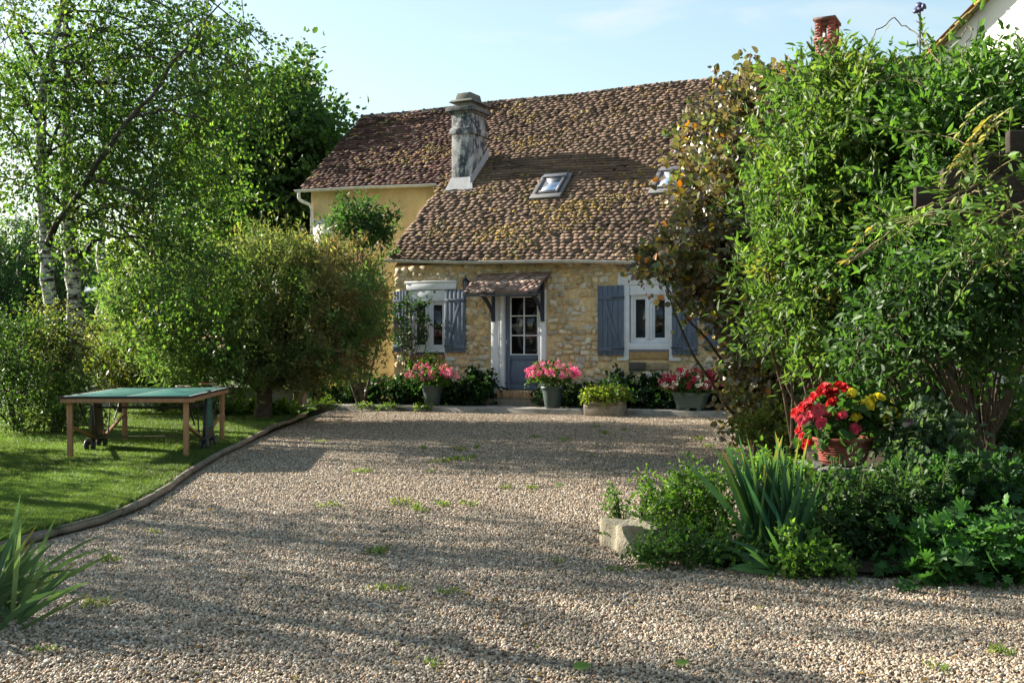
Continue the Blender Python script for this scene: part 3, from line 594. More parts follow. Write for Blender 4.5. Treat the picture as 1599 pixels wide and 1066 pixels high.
# --- rendered chimney stack
ch = MB(); cu, cv0, cv1 = -2.70, 2.10, 2.85; cvm = (cv0+cv1)/2; cc_ = (.40, .40, .40); hw = .29
ch.bx((cu-hw, cv0, 4.9), (cu+hw, cv1, 7.40), cc_); ch.bx((cu-hw-.05, cv0-.05, 6.84), (cu+hw+.05, cv1+.05, 7.0), cc_)
ch.box((cu, cvm, 7.40), (2*hw+.10, .85, .06), (.2, .2, .19)); ch.box((cu, cvm, 7.48), (2*hw+.26, 1.0, .11), (.16, .16, .15), taper=.97)
chim = ch.build('chimney', M['stain'], roof, bev=.012)
cc2 = MB(); cc2.box((cu, cvm, 7.6), (.46, .62, .14), (.2, .19, .17)); cc2.box((cu, cvm, 7.705), (.72, .92, .075), (.13, .13, .12), taper=.8); cc2.box((cu, cvm, 7.83), (.46, .62, .19), (.15, .15, .135), taper=.86); cc2.build('chimney_cap', M['concrete'], chim, bev=.015)
fl = MB(); p0 = RS(cu-hw-.12, 2.93, .04); p1 = RS(cu+hw+.14, 2.93, .04); Z1 = 5.74
fl.add([p0, p1, (cu+hw+.012, cv0-.012, Z1), (cu-hw-.012, cv0-.012, Z1)], [[0, 1, 2, 3]], (.27, .28, .3))
q0, q1 = RS(cu+hw+.012, 3.05, .02), RS(cu+hw+.012, 4.45, .02); e0, e1 = RS(cu+hw+.16, 3.0, .035), RS(cu+hw+.16, 4.5, .035)
fl.add([q0, q1, q1+np.array([0, 0, .30]), q0+np.array([0, 0, .30])], [[0, 1, 2, 3]], (.4, .41, .43)); fl.add([q0, e0, e1, q1], [[0, 1, 2, 3]], (.45, .46, .48))
fl.build('flashing', M['zinc'], chim)
# --- far brick chimney on the ridge, open under its slab
bc = MB(); bu, bv = 5.80, float(RS(0, SR)[1]); BR = (.20, .06, .045); 
def bricks(mb, u0, u1, v0, v1, w0, w1):
    z = w0; r = 0
    while z < w1-.02:
        h = min(.065, w1-z); mb.bx((u0+.004, v0+.004, z-.002), (u1-.004, v1-.004, z+.07 if z+.07 < w1 else w1), (.22, .19, .17))
        for (aa, bb, fx) in ((u0, u1, 'v'), (v0, v1, 'u')):
            x = aa-(r % 2)*.11
            while x < bb-.02:
                a0, a1 = max(x, aa), min(x+.21, bb)
                if a1-a0 > .03:
                    cB = np.array(BR)*(.7+.7*g.random())
                    if fx == 'v': mb.bx((a0, v0-.004, z), (a1-.012, v0+.05, z+h-.010), cB)
                    else: mb.bx((u1-.05, a0, z), (u1+.004, a1-.012, z+h-.010), cB); mb.bx((u0-.004, a0, z), (u0+.05, a1-.012, z+h-.010), cB)
                x += .222
        z += .072; r += 1
bricks(bc, bu-.22, bu+.22, bv-.35, bv+.35, 7.6, 8.86); bricks(bc, bu-.26, bu+.26, bv-.39, bv+.39, 8.86, 9.0)
for q, z in ((-1, -1), (1, -1), (-1, 1), (1, 1)):
    bricks(bc, bu+q*.155-.075, bu+q*.155+.075, bv+z*.27-.09, bv+z*.27+.09, 9.0, 9.42)
bc.bx((bu-.27, bv-.4, 9.42), (bu+.27, bv+.4, 9.49), (.13, .085, .075)); bc.box((bu-.05, bv, 9.08), (.1, .12, .2), (.5, .5, .5), taper=.8)
bc.build('brick_chimney', M['brick'], roof)
# wall lantern beside the canopy
lt = thing('wall_lantern', 'small dark coach lantern fixed to the stone wall left of the porch canopy', 'lantern', (*H2W(-1.33, -.18), 2.74), -A)
m_ = MB(); m_.box((.0, .165, .1), (.08, .03, .2), (.03, .034, .045)); m_.tube([(0, .15, .06), (0, .05, .0), (0, 0, .0)], .012, (.03, .034, .045), 6); m_.build('bracket', M['dark'], lt)
m_ = MB()
for i in range(6): a = i*pi/3; m_.bar((.05*cos(a), .05*sin(a), .02), (.075*cos(a), .075*sin(a), .2), .01, .01, (.03, .034, .045), up=(cos(a+.3), sin(a+.3), 0))
m_.lathe([(.0, -.03), (.03, -.015), (.055, .02), (.0, .021)], (.03, .034, .045), 6); m_.lathe([(.095, .2), (.06, .25), (.022, .28), (.012, .31), (.0, .32)], (.03, .034, .045), 6); m_.lathe([(.0, .2), (.095, .2)], (.03, .034, .045), 6); m_.build('cage', M['dark'], lt)
m_ = MB(); m_.lathe([(.042, .022), (.064, .198)], (.2, .22, .24), 6); m_.build('glass', M['glass'], lt)

# ------------------------------------------------------------------ neighbour's white gable beyond the shrubs
ng0 = np.array([7.55, 22.85]); gd = np.array([.6, -.8]); nb_ = thing('neighbour_house', 'white rendered gable with a lichened orange tile verge rising behind the green shrubs', 'house', (ng0[0], ng0[1], 0), atan2(gd[1], gd[0]))
hh0, hh1 = 6.35, 10.9
m_ = MB(); Lg = 6.4; m_.add([(0, 0, -.2), (Lg, 0, -.2), (Lg, 0, hh1), (0, 0, hh0), (2*Lg, 0, hh0), (2*Lg, 0, -.2)], [[0, 1, 2, 3], [1, 5, 4, 2]], (.74, .72, .68)); m_.add([(0, 0, -.2), (0, 9, -.2), (0, 9, hh0), (0, 0, hh0)], [[0, 1, 2, 3]], (.74, .72, .68)); m_.build('wall', M['white'], nb_)
m_ = MB(); sl_ = atan2(hh1-hh0, Lg); 
m_.add([(-.35, -.12, hh0-.2), (Lg, -.12, hh1+.06), (Lg, 9.2, hh1+.06), (-.35, 9.2, hh0-.2)], [[0, 1, 2, 3]], (.3, .13, .06)); m_.add([(2*Lg+.35, -.12, hh0-.2), (Lg, -.12, hh1+.06), (Lg, 9.2, hh1+.06), (2*Lg+.35, 9.2, hh0-.2)], [[0, 1, 2, 3]], (.3, .13, .06))
g = np.random.default_rng(14)
for i in range(34):
    x = -.3+i*.20; z = hh0-.12+x*tan(sl_)
    m_.bar((x, -.09, z+.05), (x+.27, -.09, z+.27*tan(sl_)+.02), .24, .05, pick([(.26, .12, .055), (.20, .09, .05), (.30, .19, .06), (.14, .12, .05)], 1, g, .25)[0], up=(0, -.15+.1*g.normal(), 1))
    if i % 2: m_.blob((x+.1, -.17, z+.1), (.07, .05, .035), (.22, .19, .05), i, .3, 5)
m_.build('roof', M['tile'], nb_)
fn = MB(); fz = 7.55
fn.tube([(1.08, -.1, fz-.3), (1.08, -.1, fz+.62)], .022, (.035, .045, .11), 6); 
for q in range(4): fn.blob((1.08+.09*cos(q*1.6), -.1, fz+.62+.05*sin(q*2.)), (.07, .05, .06), (.035, .045, .11), q, .3, 5)
fn.build('finial', M['dark'], nb_)

# ------------------------------------------------------------------ low garden walls
lw = MB(); a_, b_ = np.array([*G(150, 640, .1)]), np.array([-4.55, 23.6]); a_ = np.array([-9.2, 24.2])
lw.bar((a_[0], a_[1], .27), (b_[0], b_[1], .27), .22, .5, (.25, .245, .23)); lw.bar((a_[0], a_[1], .545), (b_[0]+.1, b_[1], .545), .30, .06, (.2, .19, .165)); lw.box((b_[0]+.02, b_[1]-.05, .22), (.2, .5, .58), (.17, .14, .11))
tag(lw.build('garden_wall', M['concrete'], bev=.015), 'low grey concrete garden wall with flat coping behind the table tennis table', 'wall')
rw = MB(); g = np.random.default_rng(31)
path = [(2.5, 9.0), (2.3, 8.6), (2.6, 8.4), (3.4, 8.28), (5.0, 8.2), (7.5, 8.1)]
pth = np.array(path); dd2 = np.concatenate([[0], np.cumsum(np.linalg.norm(np.diff(pth, axis=0), axis=1))])
for rowi in range(4):
    s = .1*(rowi % 2)
    while s < dd2[-1]-.2:
        L_ = .25+.25*g.random(); m0 = min(s+L_/2, dd2[-1]); x, y = np.interp(m0, dd2, pth[:, 0]), np.interp(m0, dd2, pth[:, 1]); x2, y2 = np.interp(min(m0+.05, dd2[-1]), dd2, pth[:, 0]), np.interp(min(m0+.05, dd2[-1]), dd2, pth[:, 1])
        an_ = atan2(y2-y, x2-x); R = np.array([[cos(an_), -sin(an_), 0], [sin(an_), cos(an_), 0], [0, 0, 1]])
        cS = pick([(.12, .12, .115), (.16, .15, .13), (.1, .1, .1)], 1, g, .2)[0]
        if rowi == 3: cS = lerp(cS, (.12, .12, .04), .5*g.random())
        rw.box((x+.02*g.normal(), y+.02*g.normal(), .07+.135*rowi), (L_-.015, .26+.05*g.random(), .128), cS, R, taper=.96); s += L_
tag(rw.build('retaining_wall', M['concrete'], bev=.02), 'low mossy stone retaining wall of the raised bed under the terracotta pot', 'wall')
sb_ = MB(); sv_ = [(2.2, 8.7, .47), (2.5, 8.4, .47), (8, 8.2, .47), (14, 9, .5), (14, 26, .5), (7.2, 22, .3), (4.4, 16.4, .1), (3.5, 13.2, .3), (2.75, 10.2, .45)]
cm = np.mean(sv_, axis=0); sb_.add(sv_+[cm], [[i, (i+1) % 9, 9] for i in range(9)], (.05, .04, .028)); sb_.add(sv_+[(x, y, -.1) for x, y, z in sv_], [[i, (i+1) % 9, 9+(i+1) % 9, 9+i] for i in range(9)], (.05, .04, .028)); struct(sb_.build('raised_bed_soil', M['soil']))
fs = MB(); fv = [(.95, 7.85, .03), (1.5, 7.15, .035), (2.4, 6.95, .04), (3.6, 6.85, .04), (6, 6.8, .04), (6, 8.4, .06), (2.3, 8.45, .06), (1.6, 8.6, .05)]
cm = np.mean(fv, axis=0)+np.array([0, 0, .04]); fs.add(fv+[cm], [[i, (i+1) % 8, 8] for i in range(8)], (.045, .036, .026)); struct(fs.build('flower_bed_soil', M['soil']))

# ------------------------------------------------------------------ table tennis table on the lawn
tt_ = thing('table_tennis_table', 'outdoor table tennis table with green top, tan legs and black wheels on the lawn', 'table', (-4.84, 14.83, LW), radians(5.0))
GT = (.022, .115, .105); TAN = (.30, .165, .085); BK = (.018, .018, .02)
m_ = MB(); m_.bx((-.7625, -1.37, .748), (-.003, 1.37, .768), GT); m_.bx((.003, -1.37, .748), (.7625, 1.37, .768), GT)
tp = m_.build('tabletop', M['table'], tt_, bev=.004)
m_ = MB(); Wt = (.7, .72, .72); z = .7685
for a in ((-.7625, -.7425, -1.37, 1.37), (.7425, .7625, -1.37, 1.37), (-.742, .742, -1.37, -1.35), (-.742, .742, 1.35, 1.37), (-.004, .004, -1.349, 1.349)): m_.add([(a[0], a[2], z), (a[1], a[2], z), (a[1], a[3], z), (a[0], a[3], z)], [[0, 1, 2, 3]], Wt)
m_.build('court_lines', M['paint'], tp)
m_ = MB(); 
for a in ((-.785, -1.395, .744, -.764, 1.395, .772), (.764, -1.395, .744, .785, 1.395, .772), (-.764, -1.395, .744, .764, -1.372, .772), (-.764, 1.372, .744, .764, 1.395, .772)): m_.bx(a[:3], a[3:], BK)
m_.build('edge_trim', M['plastic'], tp, bev=.004)
m_ = MB()
for a in ((-.775, -1.385, .69, -.745, 1.385, .743), (.745, -1.385, .69, .775, 1.385, .743), (-.745, -1.385, .69, .745, -1.355, .743), (-.745, 1.355, .69, .745, 1.385, .743)): m_.bx(a[:3], a[3:], TAN)
m_.build('apron', M['wood'], tt_, bev=.004)
for x in (-.69, .70):
    for y in (-1.27, 1.27):
        m_ = MB(); m_.box((x, y, .347), (.062, .062, .69), np.array(TAN)*(1.05 if y < 0 else 1.15)); m_.build('leg', M['wood'], tt_, bev=.005)
for x in (-.69, .70):
    for s in (-1, 1):
        m_ = MB(); m_.bar((x, s*1.25, .40), (x*.985, s*.24, .17), .03, .042, np.array(TAN)*.9, up=(1, 0, 0)); m_.build('brace', M['wood'], tt_, bev=.004)
        m_ = MB(); m_.tube([(x*.97, s*1.0, .72), (x*.97, s*.85, .52), (x*.95, s*1.22, .38)][:2]+[(x*.965, s*.62, .36)], .011, BK, 6); m_.tube([(x*.95, s*.42, .74), (x*.95, s*.28, .2)], .010, BK, 6); m_.build('stay_rod', M['dark'], tt_)
for sx, cP in ((-1, (.05, .045, .028)), (1, (.02, .024, .03))):
    x = sx*.735; m_ = MB(); hw0, hw1 = .30, .15
    V = [(x+o, y, z) for o in (-.018, .018) for y, z in ((-hw0, .17), (hw0, .17), (hw0*.95, .35), (hw1, .74), (hw1*.6, .785 if sx > 0 else .70), (-hw1*.6, .785 if sx > 0 else .70), (-hw1, .74), (-hw0*.95, .35))]
    m_.add(V, [[i, (i+1) % 8, 8+(i+1) % 8, 8+i] for i in range(8)], cP)
    for o in (0, 8): m_.add(V[o:o+8]+[(V[o][0], 0, .45)], [[i, (i+1) % 8, 8] for i in range(8)], cP)
    pn = m_.build('side_panel', M['plastic'], tt_)
    m_ = MB(); m_.bar((x, -.33, .155), (x, .33, .155), .06, .045, (.05, .05, .03) if sx < 0 else BK); 
    for y in (-.27, .27): m_.box((x, y, .12), (.05, .05, .07), BK)
    m_.build('undercarriage', M['dark'], tt_, bev=.004)
    for y in (-.29, .27):
        for o in (-.042, .042):
            m_ = MB(); R90 = [(0.0, -.018), (.03, -.02), (.068, -.018), (.077, -.010), (.077, .010), (.068, .018), (.03, .02), (0, .018)]
            mm = MB(); mm.lathe(R90, BK, 18); V = mm.V[0][:, [2, 1, 0]]+np.array([x+o, y, .077]); m_.add(V, mm.Q[0], (.03, .03, .033)); wh = m_.build('wheel', M['plastic'], tt_)
            m_ = MB(); mm = MB(); mm.lathe([(0, -.021), (.022, -.022), (.024, .022), (0, .021)], BK, 12); V = mm.V[0][:, [2, 1, 0]]+np.array([x+o, y, .077]); m_.add(V, mm.Q[0], (.12, .12, .13)); m_.build('hub', M['plastic'], wh)
    if sx > 0:   # green lettering-like print down the outer face
        m_ = MB(); g = np.random.default_rng(4); z = .30
        for r in range(11):
            wz_ = .17*(1-.45*(z-.3)/.42)
            y = -wz_/1.0
            while y < wz_*.8:
                ww_ = .02+.05*g.random(); hz_ = .012+.014*g.random()
                m_.box((x+.0195, y+ww_/2, z+hz_/2), (.003, ww_, hz_), (.015, .22, .15)); 
                if g.random() < .5: m_.box((x+.0195, y+ww_*.2, z+.016), (.003, .014, .032), (.015, .22, .15))
                y += ww_+.012
            z += .041
        m_.build('printed_pattern', M['plastic'], pn)
m_ = MB(); m_.tube([(-.73, .02, .16), (.73, .02, .16)], .014, (.12, .11, .07), 8); m_.tube([(-.70, -.05, .56), (.70, -.05, .56)], .014, (.05, .05, .05), 8); m_.build('cross_bar', M['dark'], tt_)
def bat(px, py, lab, rub, rz, tilt=0.):
    h = LW+.769; x, y = G(px, py, h); o = thing('table_tennis_bat', lab, 'bat', (x, y, h+.012), rz)
    m_ = MB(); k = 20; th = np.arange(k)*2*pi/k; 
    for z0, z1, c, rs in ((-.004, .004, (.42, .3, .17), 1), (.0045, .0105, rub, .985), (-.0105, -.0045, (.02, .02, .02), .985)):
        X = .078*rs*np.cos(th); Yv = .082*rs*np.sin(th); V = np.vstack([np.stack([X, Yv, np.full(k, z0)], 1), np.stack([X, Yv, np.full(k, z1)], 1), [[0, 0, z1]], [[0, 0, z0]]])
        m_.add(V, [[i, (i+1) % k, k+(i+1) % k, k+i] for i in range(k)], c); m_.T.append(np.array([[k+i, k+(i+1) % k, 2*k] for i in range(k)]+[[(i+1) % k, i, 2*k+1] for i in range(k)])+m_.n-2*k-2)
    m_.build('blade', M['plastic'], o); m_ = MB(); m_.box((0, -.125, 0), (.028, .105, .022), (.45, .33, .2)); m_.build('handle', M['wood'], o, bev=.006)
bat(282, 604.3, 'pale wooden bat lying on the green table, the nearer and left of two', (.35, .3, .27), 1.2)
bat(318, 600.3, 'red rubber bat lying on the far right of the green table', (.45, .035, .03), 1.75)

# ------------------------------------------------------------------ pots and troughs by the house
def H3(u, v, z): x, y = H2W(u, v); return (x, y, z)
def round_pot(loc, r0, r1, h, col, label, cat='pot', k=28, mt='plastic', ribs=False):
    o = thing('flower_pot', label, cat, loc)
    m_ = MB(); prof = [(r0*.9, .0), (r0, .015)]
    if ribs:
        for i in range(1, 9): q = .08+.8*i/9; m = r0+(r1-r0)*q; prof += [(m, h*(q-.02)), (m+.008, h*q), (m+.008, h*(q+.03)), (m, h*(q+.045))]
    else: prof += [(r0+(r1-r0)*.5, h*.5), (r0+(r1-r0)*.8, h*.8)]
    prof += [(r1*.97, h*.86)]
    m_.lathe(prof, col, k); m_.build('body', M[mt], o, smooth=not ribs)
    m_ = MB(); m_.lathe([(r1*.975, h*.855), (r1*1.06, h*.87), (r1*1.08, h*.99), (r1*1.05, h), (r1*.96, h), (r1*.94, h*.9)], col, k); m_.build('rim', M[mt], o, smooth=True)
    m_ = MB(); m_.lathe([(0, h*.9), (r1*.94, h*.9)], (.04, .03, .02), k); m_.build('potting_soil', M['soil'], o); return o
def flower_heads(mb, n, c, rad, fr, cols, g, npet=26, hemi=.15, pl=.022):
    d = nrmz(g.normal(size=(n, 3))); d[:, 2] = np.abs(d[:, 2])*(1-hemi)-hemi*.6*(g.random(n)); d = nrmz(d)
    P = np.array(c)+d*np.array(rad)*(.82+.25*g.random((n, 1))); cc = pick(cols, n, g, .15)
    i = np.repeat(np.arange(n), npet); o = nrmz(g.normal(size=(n*npet, 3))+d[i]*.5); pos = P[i]+o*fr*(.5+.5*g.random((n*npet, 1)))
    leaves(mb, pos, nrmz(np.cross(o, g.normal(size=o.shape))), o, pl*(.7+.6*g.random(n*npet)), pl*.9, cc[i]*(.8+.4*g.random((n*npet, 1))), 'quad'); return P
def potted(name, label, cat, c, rad, cols, leafcols, nh, fr, seed, nl=120, leafL=.05, group=None, npet=26, pl=.022, hemi=.25, shape='round'):
    g = np.random.default_rng(seed); o = thing(name, label, cat, (c[0], c[1], c[2]-rad[2]*.6), 0, group)
    z = rad[2]*.6; lf = MB(); wd = MB()
    foliage(lf, [((0, 0, z), (rad[0]*.88, rad[1]*.88, rad[2]*.8))], nl, 14, leafL, leafL*.9, leafcols, shape, .12, .04, .15, .5, .3, seed, wd, nl//2, wr=.003, wcol=(.05, .09, .03))
    for q in range(26): a = g.random()*2*pi; wd.tube([(0, 0, -.05), (rad[0]*.3*cos(a), rad[1]*.3*sin(a), z*.5), (rad[0]*.75*cos(a), rad[1]*.75*sin(a), z*(.6+.7*g.random()))], .005, (.06, .1, .03), 4, False)
    lo_ = lf.build('foliage', M['leaf'], o); wd.build('stems', M['matte_leaf'], o)
    fl_ = MB(); flower_heads(fl_, nh, (0, 0, z), rad, fr, cols, g, npet, hemi, pl); fl_.build('blossoms', M['petal'], o); return o
PK = [(.70, .09, .36, 3), (.82, .26, .50, 2), (.60, .05, .26, 1), (.80, .18, .36, 1)]
GL = [(.06, .13, .025, 3), (.09, .17, .03, 2), (.04, .09, .02, 2)]
pz = .14
uA, uB, uC, uT = -2.15, .82, 3.92, 2.0
def Hpx(px, v):
    k = (px-CX)/FPX; B = np.array(H2W(0, v)); return (k*B[1]-B[0])/(ca+k*sa)
uA, uB, uC = Hpx(675, -1.0), Hpx(863, -1.0), Hpx(1078, -.98)
zA, zB, zC = hz(uA)+.13, hz(uB)+.13, hz(uC)+.13
PG = (.035, .058, .055)
round_pot(H3(uA, -1.0, zA), .165, .235, .46, PG, 'dark green round pot of pink flowers standing under the window, left of the door')
potted('geranium', 'bushy pink geranium spilling from the pot under the left window', 'flower', H3(uA-.02, -1.0, zA+.66), (.56, .5, .30), PK, GL, 105, .052, 101, 120)
round_pot(H3(uB, -1.0, zB), .165, .235, .46, PG, 'dark green round pot of pink flowers standing right of the blue door')
potted('geranium', 'dense dome of pink geranium in the pot right of the door', 'flower', H3(uB, -1.0, zB+.70), (.56, .5, .29), PK, GL, 150, .05, 102, 100)
hp = thing('planter', 'wide grey green faceted planter on feet with red and white petunias', 'planter', H3(uC, -.95, zC), -A+.2)
m_ = MB(); kk = 8; m_.lathe([(.26, .05), (.29, .06), (.36, .28), (.375, .30), (.385, .30), (.385, .36), (.36, .36), (.34, .32)], (.10, .135, .12), kk, sq=(1, .8)); m_.build('body', M['plastic'], hp, bev=.006)
for i in range(6): a = i*pi/3+.3; m_ = MB(); m_.box((.235*cos(a), .19*sin(a), .03), (.09, .07, .06), (.09, .12, .11)); m_.build('foot', M['plastic'], hp, bev=.006)
m_ = MB(); m_.lathe([(0, .33), (.35, .33)], (.04, .03, .02), 12, sq=(1, .8)); m_.build('potting_soil', M['soil'], hp)
potted('petunia', 'round cushion of crimson and white petunias in the faceted planter', 'flower', H3(uC, -.95, zC+.50), (.60, .5, .36), [(.42, .012, .075, 5), (.5, .03, .12, 2), (.82, .80, .76, 4)], GL, 200, .055, 103, 90, .04, npet=16, pl=.034, hemi=.3)
uT = Hpx(945, -1.52); xT, yT = H2W(uT, -1.52); hT = hz(uT)-.01; tr = thing('stone_trough', 'weathered pale stone trough with yellow green leaves at the terrace edge', 'trough', (xT, yT, hT), -A)
m_ = MB(); 
m_.box((0, 0, .13), (.78, .42, .27), (.21, .185, .15), taper=1.04)
for s in ((-.345, 0, .05, .42), (.345, 0, .06, .42)): m_.box((s[0], s[1], .30), (s[2]+.05, s[3], .09), (.21, .185, .15))
m_.box((0, -.18, .295), (.60, .07, .08), (.19, .165, .135)); m_.box((0, .18, .295), (.60, .07, .08), (.19, .165, .135)); m_.build('basin', M['concrete'], tr, bev=.035)
m_ = MB(); m_.bx((-.33, -.165, .3), (.33, .165, .34), (.04, .03, .02)); m_.build('potting_soil', M['soil'], tr)
potted('begonia', 'low yellow green bedding plant filling the stone trough', 'plant', (xT, yT, hT+.42), (.55, .36, .18), [(.33, .30, .05, 2), (.36, .20, .06, 1)], [(.16, .22, .035, 3), (.22, .24, .04, 2), (.10, .16, .03, 2)], 14, .03, 104, 150, .06, npet=10, hemi=.35)
# terracotta pot on the retaining wall, big begonias red and yellow
xP, yP = at(1316, 719, 8.62)[:2]; zP = .545
round_pot((xP, yP, zP), .165, .22, .215, (.17, .055, .042), 'ribbed terracotta pot with red and yellow begonias on the retaining wall', ribs=True, mt='render')
bg_ = thing('begonia', 'large begonia bouquet with red, coral and yellow double blooms in the terracotta pot', 'flower', (xP, yP, zP+.2))
def rosette(mb, c, r, nrm, col, g, rings=4):
    nrm = nrmz(nrm); a = nrmz(np.cross(nrm, g.normal(size=3))); b_ = np.cross(nrm, a)
    for q in range(rings):
        np_ = 7-q; rr_ = r*(1-.2*q); lift = .12+.24*q; ph = g.random()*6
        th = ph+np.arange(np_)*2*pi/np_+.25*g.normal(size=np_)
        rad = np.cos(th)[:, None]*a+np.sin(th)[:, None]*b_; ax = rad+nrm*lift*1.2
        tn = nrmz(np.cross(nrm, rad)); up_ = nrmz(np.cross(ax, tn))
        leaves(mb, np.array(c)+rad*r*.08+nrm*r*.05*q+0*rad, ax, up_*np.sign((up_@nrm))[:, None], rr_*(.9+.2*g.random(np_)), rr_*1.05, np.array(col)*(.55+.6*g.random((np_, 1)))*(.92+.1*q), 'round')
g = np.random.default_rng(55); RED, COR, YEL = (.50, .014, .016), (.66, .075, .13), (.82, .68, .06)
fl_ = MB()
for px, py, r, c in [(1287, 606, 17, RED), (1272, 620, 15, RED), (1300, 612, 17, RED), (1312, 603, 17, RED), (1262, 630, 14, RED), (1254, 636, 15, RED), (1243, 645, 14, RED), (1300, 628, 16, RED), (1294, 616, 14, RED), (1283, 612, 13, RED), (1321, 608, 13, RED),
                     (1252, 655, 15, COR), (1250, 668, 13, COR), (1264, 650, 15, COR), (1278, 640, 16, COR), (1284, 652, 17, COR), (1281, 660, 16, COR), (1301, 652, 14, COR), (1268, 648, 12, COR), (1334, 669, 15, COR), (1316, 648, 11, COR), (1322, 640, 9, COR),
                     (1252, 680, 10, RED), (1258, 690, 10, RED), (1266, 691, 8, RED), (1247, 672, 10, RED), (1256, 697, 8, RED),
                     (1355, 630, 18, YEL), (1363, 625, 16, YEL), (1374, 620, 15, YEL), (1382, 645, 18, YEL), (1379, 652, 14, YEL), (1331, 613, 13, YEL), (1337, 650, 13, YEL), (1395, 640, 11, YEL), (1403, 650, 12, YEL), (1327, 618, 10, YEL), (1392, 626, 10, (.7, .62, .25))]:
    p = at(px, py, yP-.27+.12*g.random())-np.array([xP, yP, zP+.2]); rosette(fl_, p, r*.66*yP/FPX, nrmz(p*np.array([1, .3, 1])+np.array([0, -.28, .05])+.1*g.normal(size=3)), c, g, 5)
lf = MB(); wd = MB()
blb = [(at(1290, 650, yP)-np.array([xP, yP, zP+.2]), (.17, .16, .18)), (at(1372, 652, yP)-np.array([xP, yP, zP+.2]), (.17, .16, .17)), (at(1325, 640, yP)-np.array([xP, yP, zP+.2]), (.16, .15, .17))]
foliage(lf, blb, 110, 7, .085, .06, [(.035, .085, .022, 3), (.06, .12, .03, 1)], 'round', .14, .035, .2, .3, .2, 9, wd, 60, wr=.004, wcol=(.12, .12, .04))
for px in (1265, 1290, 1320, 1350, 1380): q = at(px, 640, yP)-np.array([xP, yP, zP+.2]); wd.tube([(0, 0, -.04), q*.5+np.array([0, 0, .04]), q], .007, (.14, .1, .05), 5, False)
lf.build('foliage', M['leaf'], bg_); wd.build('stems', M['matte_leaf'], bg_); fl_.build('blossoms', M['petal'], bg_)

# ------------------------------------------------------------------ trees and shrubs
BARK = (.075, .06, .045)
def plant(name, label, cat, base, group=None): return thing(name, label, cat, tuple(base), 0, group)
def rel(bl, base): return [(np.array(c)-np.array(base), np.array(r)) for c, r in bl]
BG = [(.07, .14, .03, 3), (.10, .175, .035, 3), (.04, .09, .03, 3), (.16, .20, .04, 1)]
# three birches
def birch(label, Yd, path, r0, limbs_px, crown_px, ncl, nlf, seed, off=None):
    g = np.random.default_rng(seed); P = np.array([at(*p, Yd) for p in path]) if off is None else np.array(path, float); base = np.array([P[0][0], P[0][1], LW-.05])
    o = plant('birch_tree', label, 'tree', base)
    wd = MB(); t = np.linspace(0, 1, len(P)); tt2 = np.linspace(0, 1, 26); Q = np.stack([np.interp(tt2, t, P[:, k]) for k in range(3)], 1); Q[0, 2] = LW-.05; Q -= base
    Q[1:-1] += g.normal(size=(24, 3))*.012
    rr_ = r0*(1-.75*tt2**1.2); cl = lerp((.42, .40, .37), (.62, .61, .58), np.clip(tt2*1.5, 0, 1)[:, None]); 
    wd.tube(Q, rr_*(1+.12*g.normal(size=26)), cl, 14)
    cr = PB(crown_px, Yd, 1.7) if off is None else [(np.array(c), np.array(r)) for c, r in crown_px]; cr = rel(cr, base)
    for lp, ra, rb in limbs_px:
        LP = np.array([at(*p[:2], p[2] if len(p) > 2 else Yd) for p in lp])-base if off is None else np.array(lp, float)-base; t = np.linspace(0, 1, len(LP)); q = np.linspace(0, 1, 16); L3 = np.stack([np.interp(q, t, LP[:, k]) for k in range(3)], 1); L3[1:-1] += g.normal(size=(14, 3))*.02
        wd.tube(L3, ra+(rb-ra)*q, lerp((.06, .05, .042), (.085, .072, .06), q[:, None]), 9)
    for c, r in cr:
        for q in range(2): limb(wd, Q[g.integers(13, 24)], c+r*g.normal(size=3)*.3, .028, .008, (.10, .085, .07), g, .09, 8, 5)
    lf = MB(); tw = MB()
    foliage(lf, cr, ncl, nlf, .076, .058, BG, 'quad', .75, .11, .85, .1, .12, seed, tw, ncl//2, wr=.0045, flat=.05, cj=.4)
    wd.build('trunk', M['birch'], o); lf.build('crown', M['leaf'], o); tw.build('twigs', M['bark'], o); return o
birch('leftmost of three birches, with a dark limb arching right above the table', 18.2, [(101, 650), (92, 590), (80, 500), (74, 420), (70, 370), (66, 300), (62, 200), (70, 110), (95, 20), (110, -80), (115, -160)], .125,
      [([(73, 385), (82, 362, 18.0), (110, 325, 17.6), (140, 272, 17.1), (170, 232, 16.8), (205, 185, 16.6), (235, 150, 16.5), (258, 118, 16.4), (285, 80, 16.4), (318, 40, 16.5), (345, 5, 16.6)], .06, .01), ([(138, 275, 17.1), (170, 290, 16.9), (215, 300, 16.7)], .035, .015), ([(66, 190), (40, 160), (0, 120), (-60, 70)], .05, .02), ([(70, 110), (45, 70), (20, 20)], .045, .02), ([(205, 185, 16.6), (250, 170, 16.5), (330, 190, 16.4)], .028, .012), ([(105, 330), (80, 300), (-40, 260)], .03, .012)],
      [(60, 210, 110, 130), (180, 120, 120, 120), (290, 110, 110, 95), (355, 70, 60, 50), (250, 230, 110, 90), (130, 280, 110, 50), (20, 60, 90, 90), (210, 30, 110, 60), (-60, 180, 120, 160), (310, 190, 70, 60), (375, 95, 45, 30, 17.5), (400, 85, 26, 20, 17.3), (310, 40, 60, 40), (345, 130, 50, 45), (160, 210, 110, 80), (100, -60, 160, 100)], 760, 40, 201)
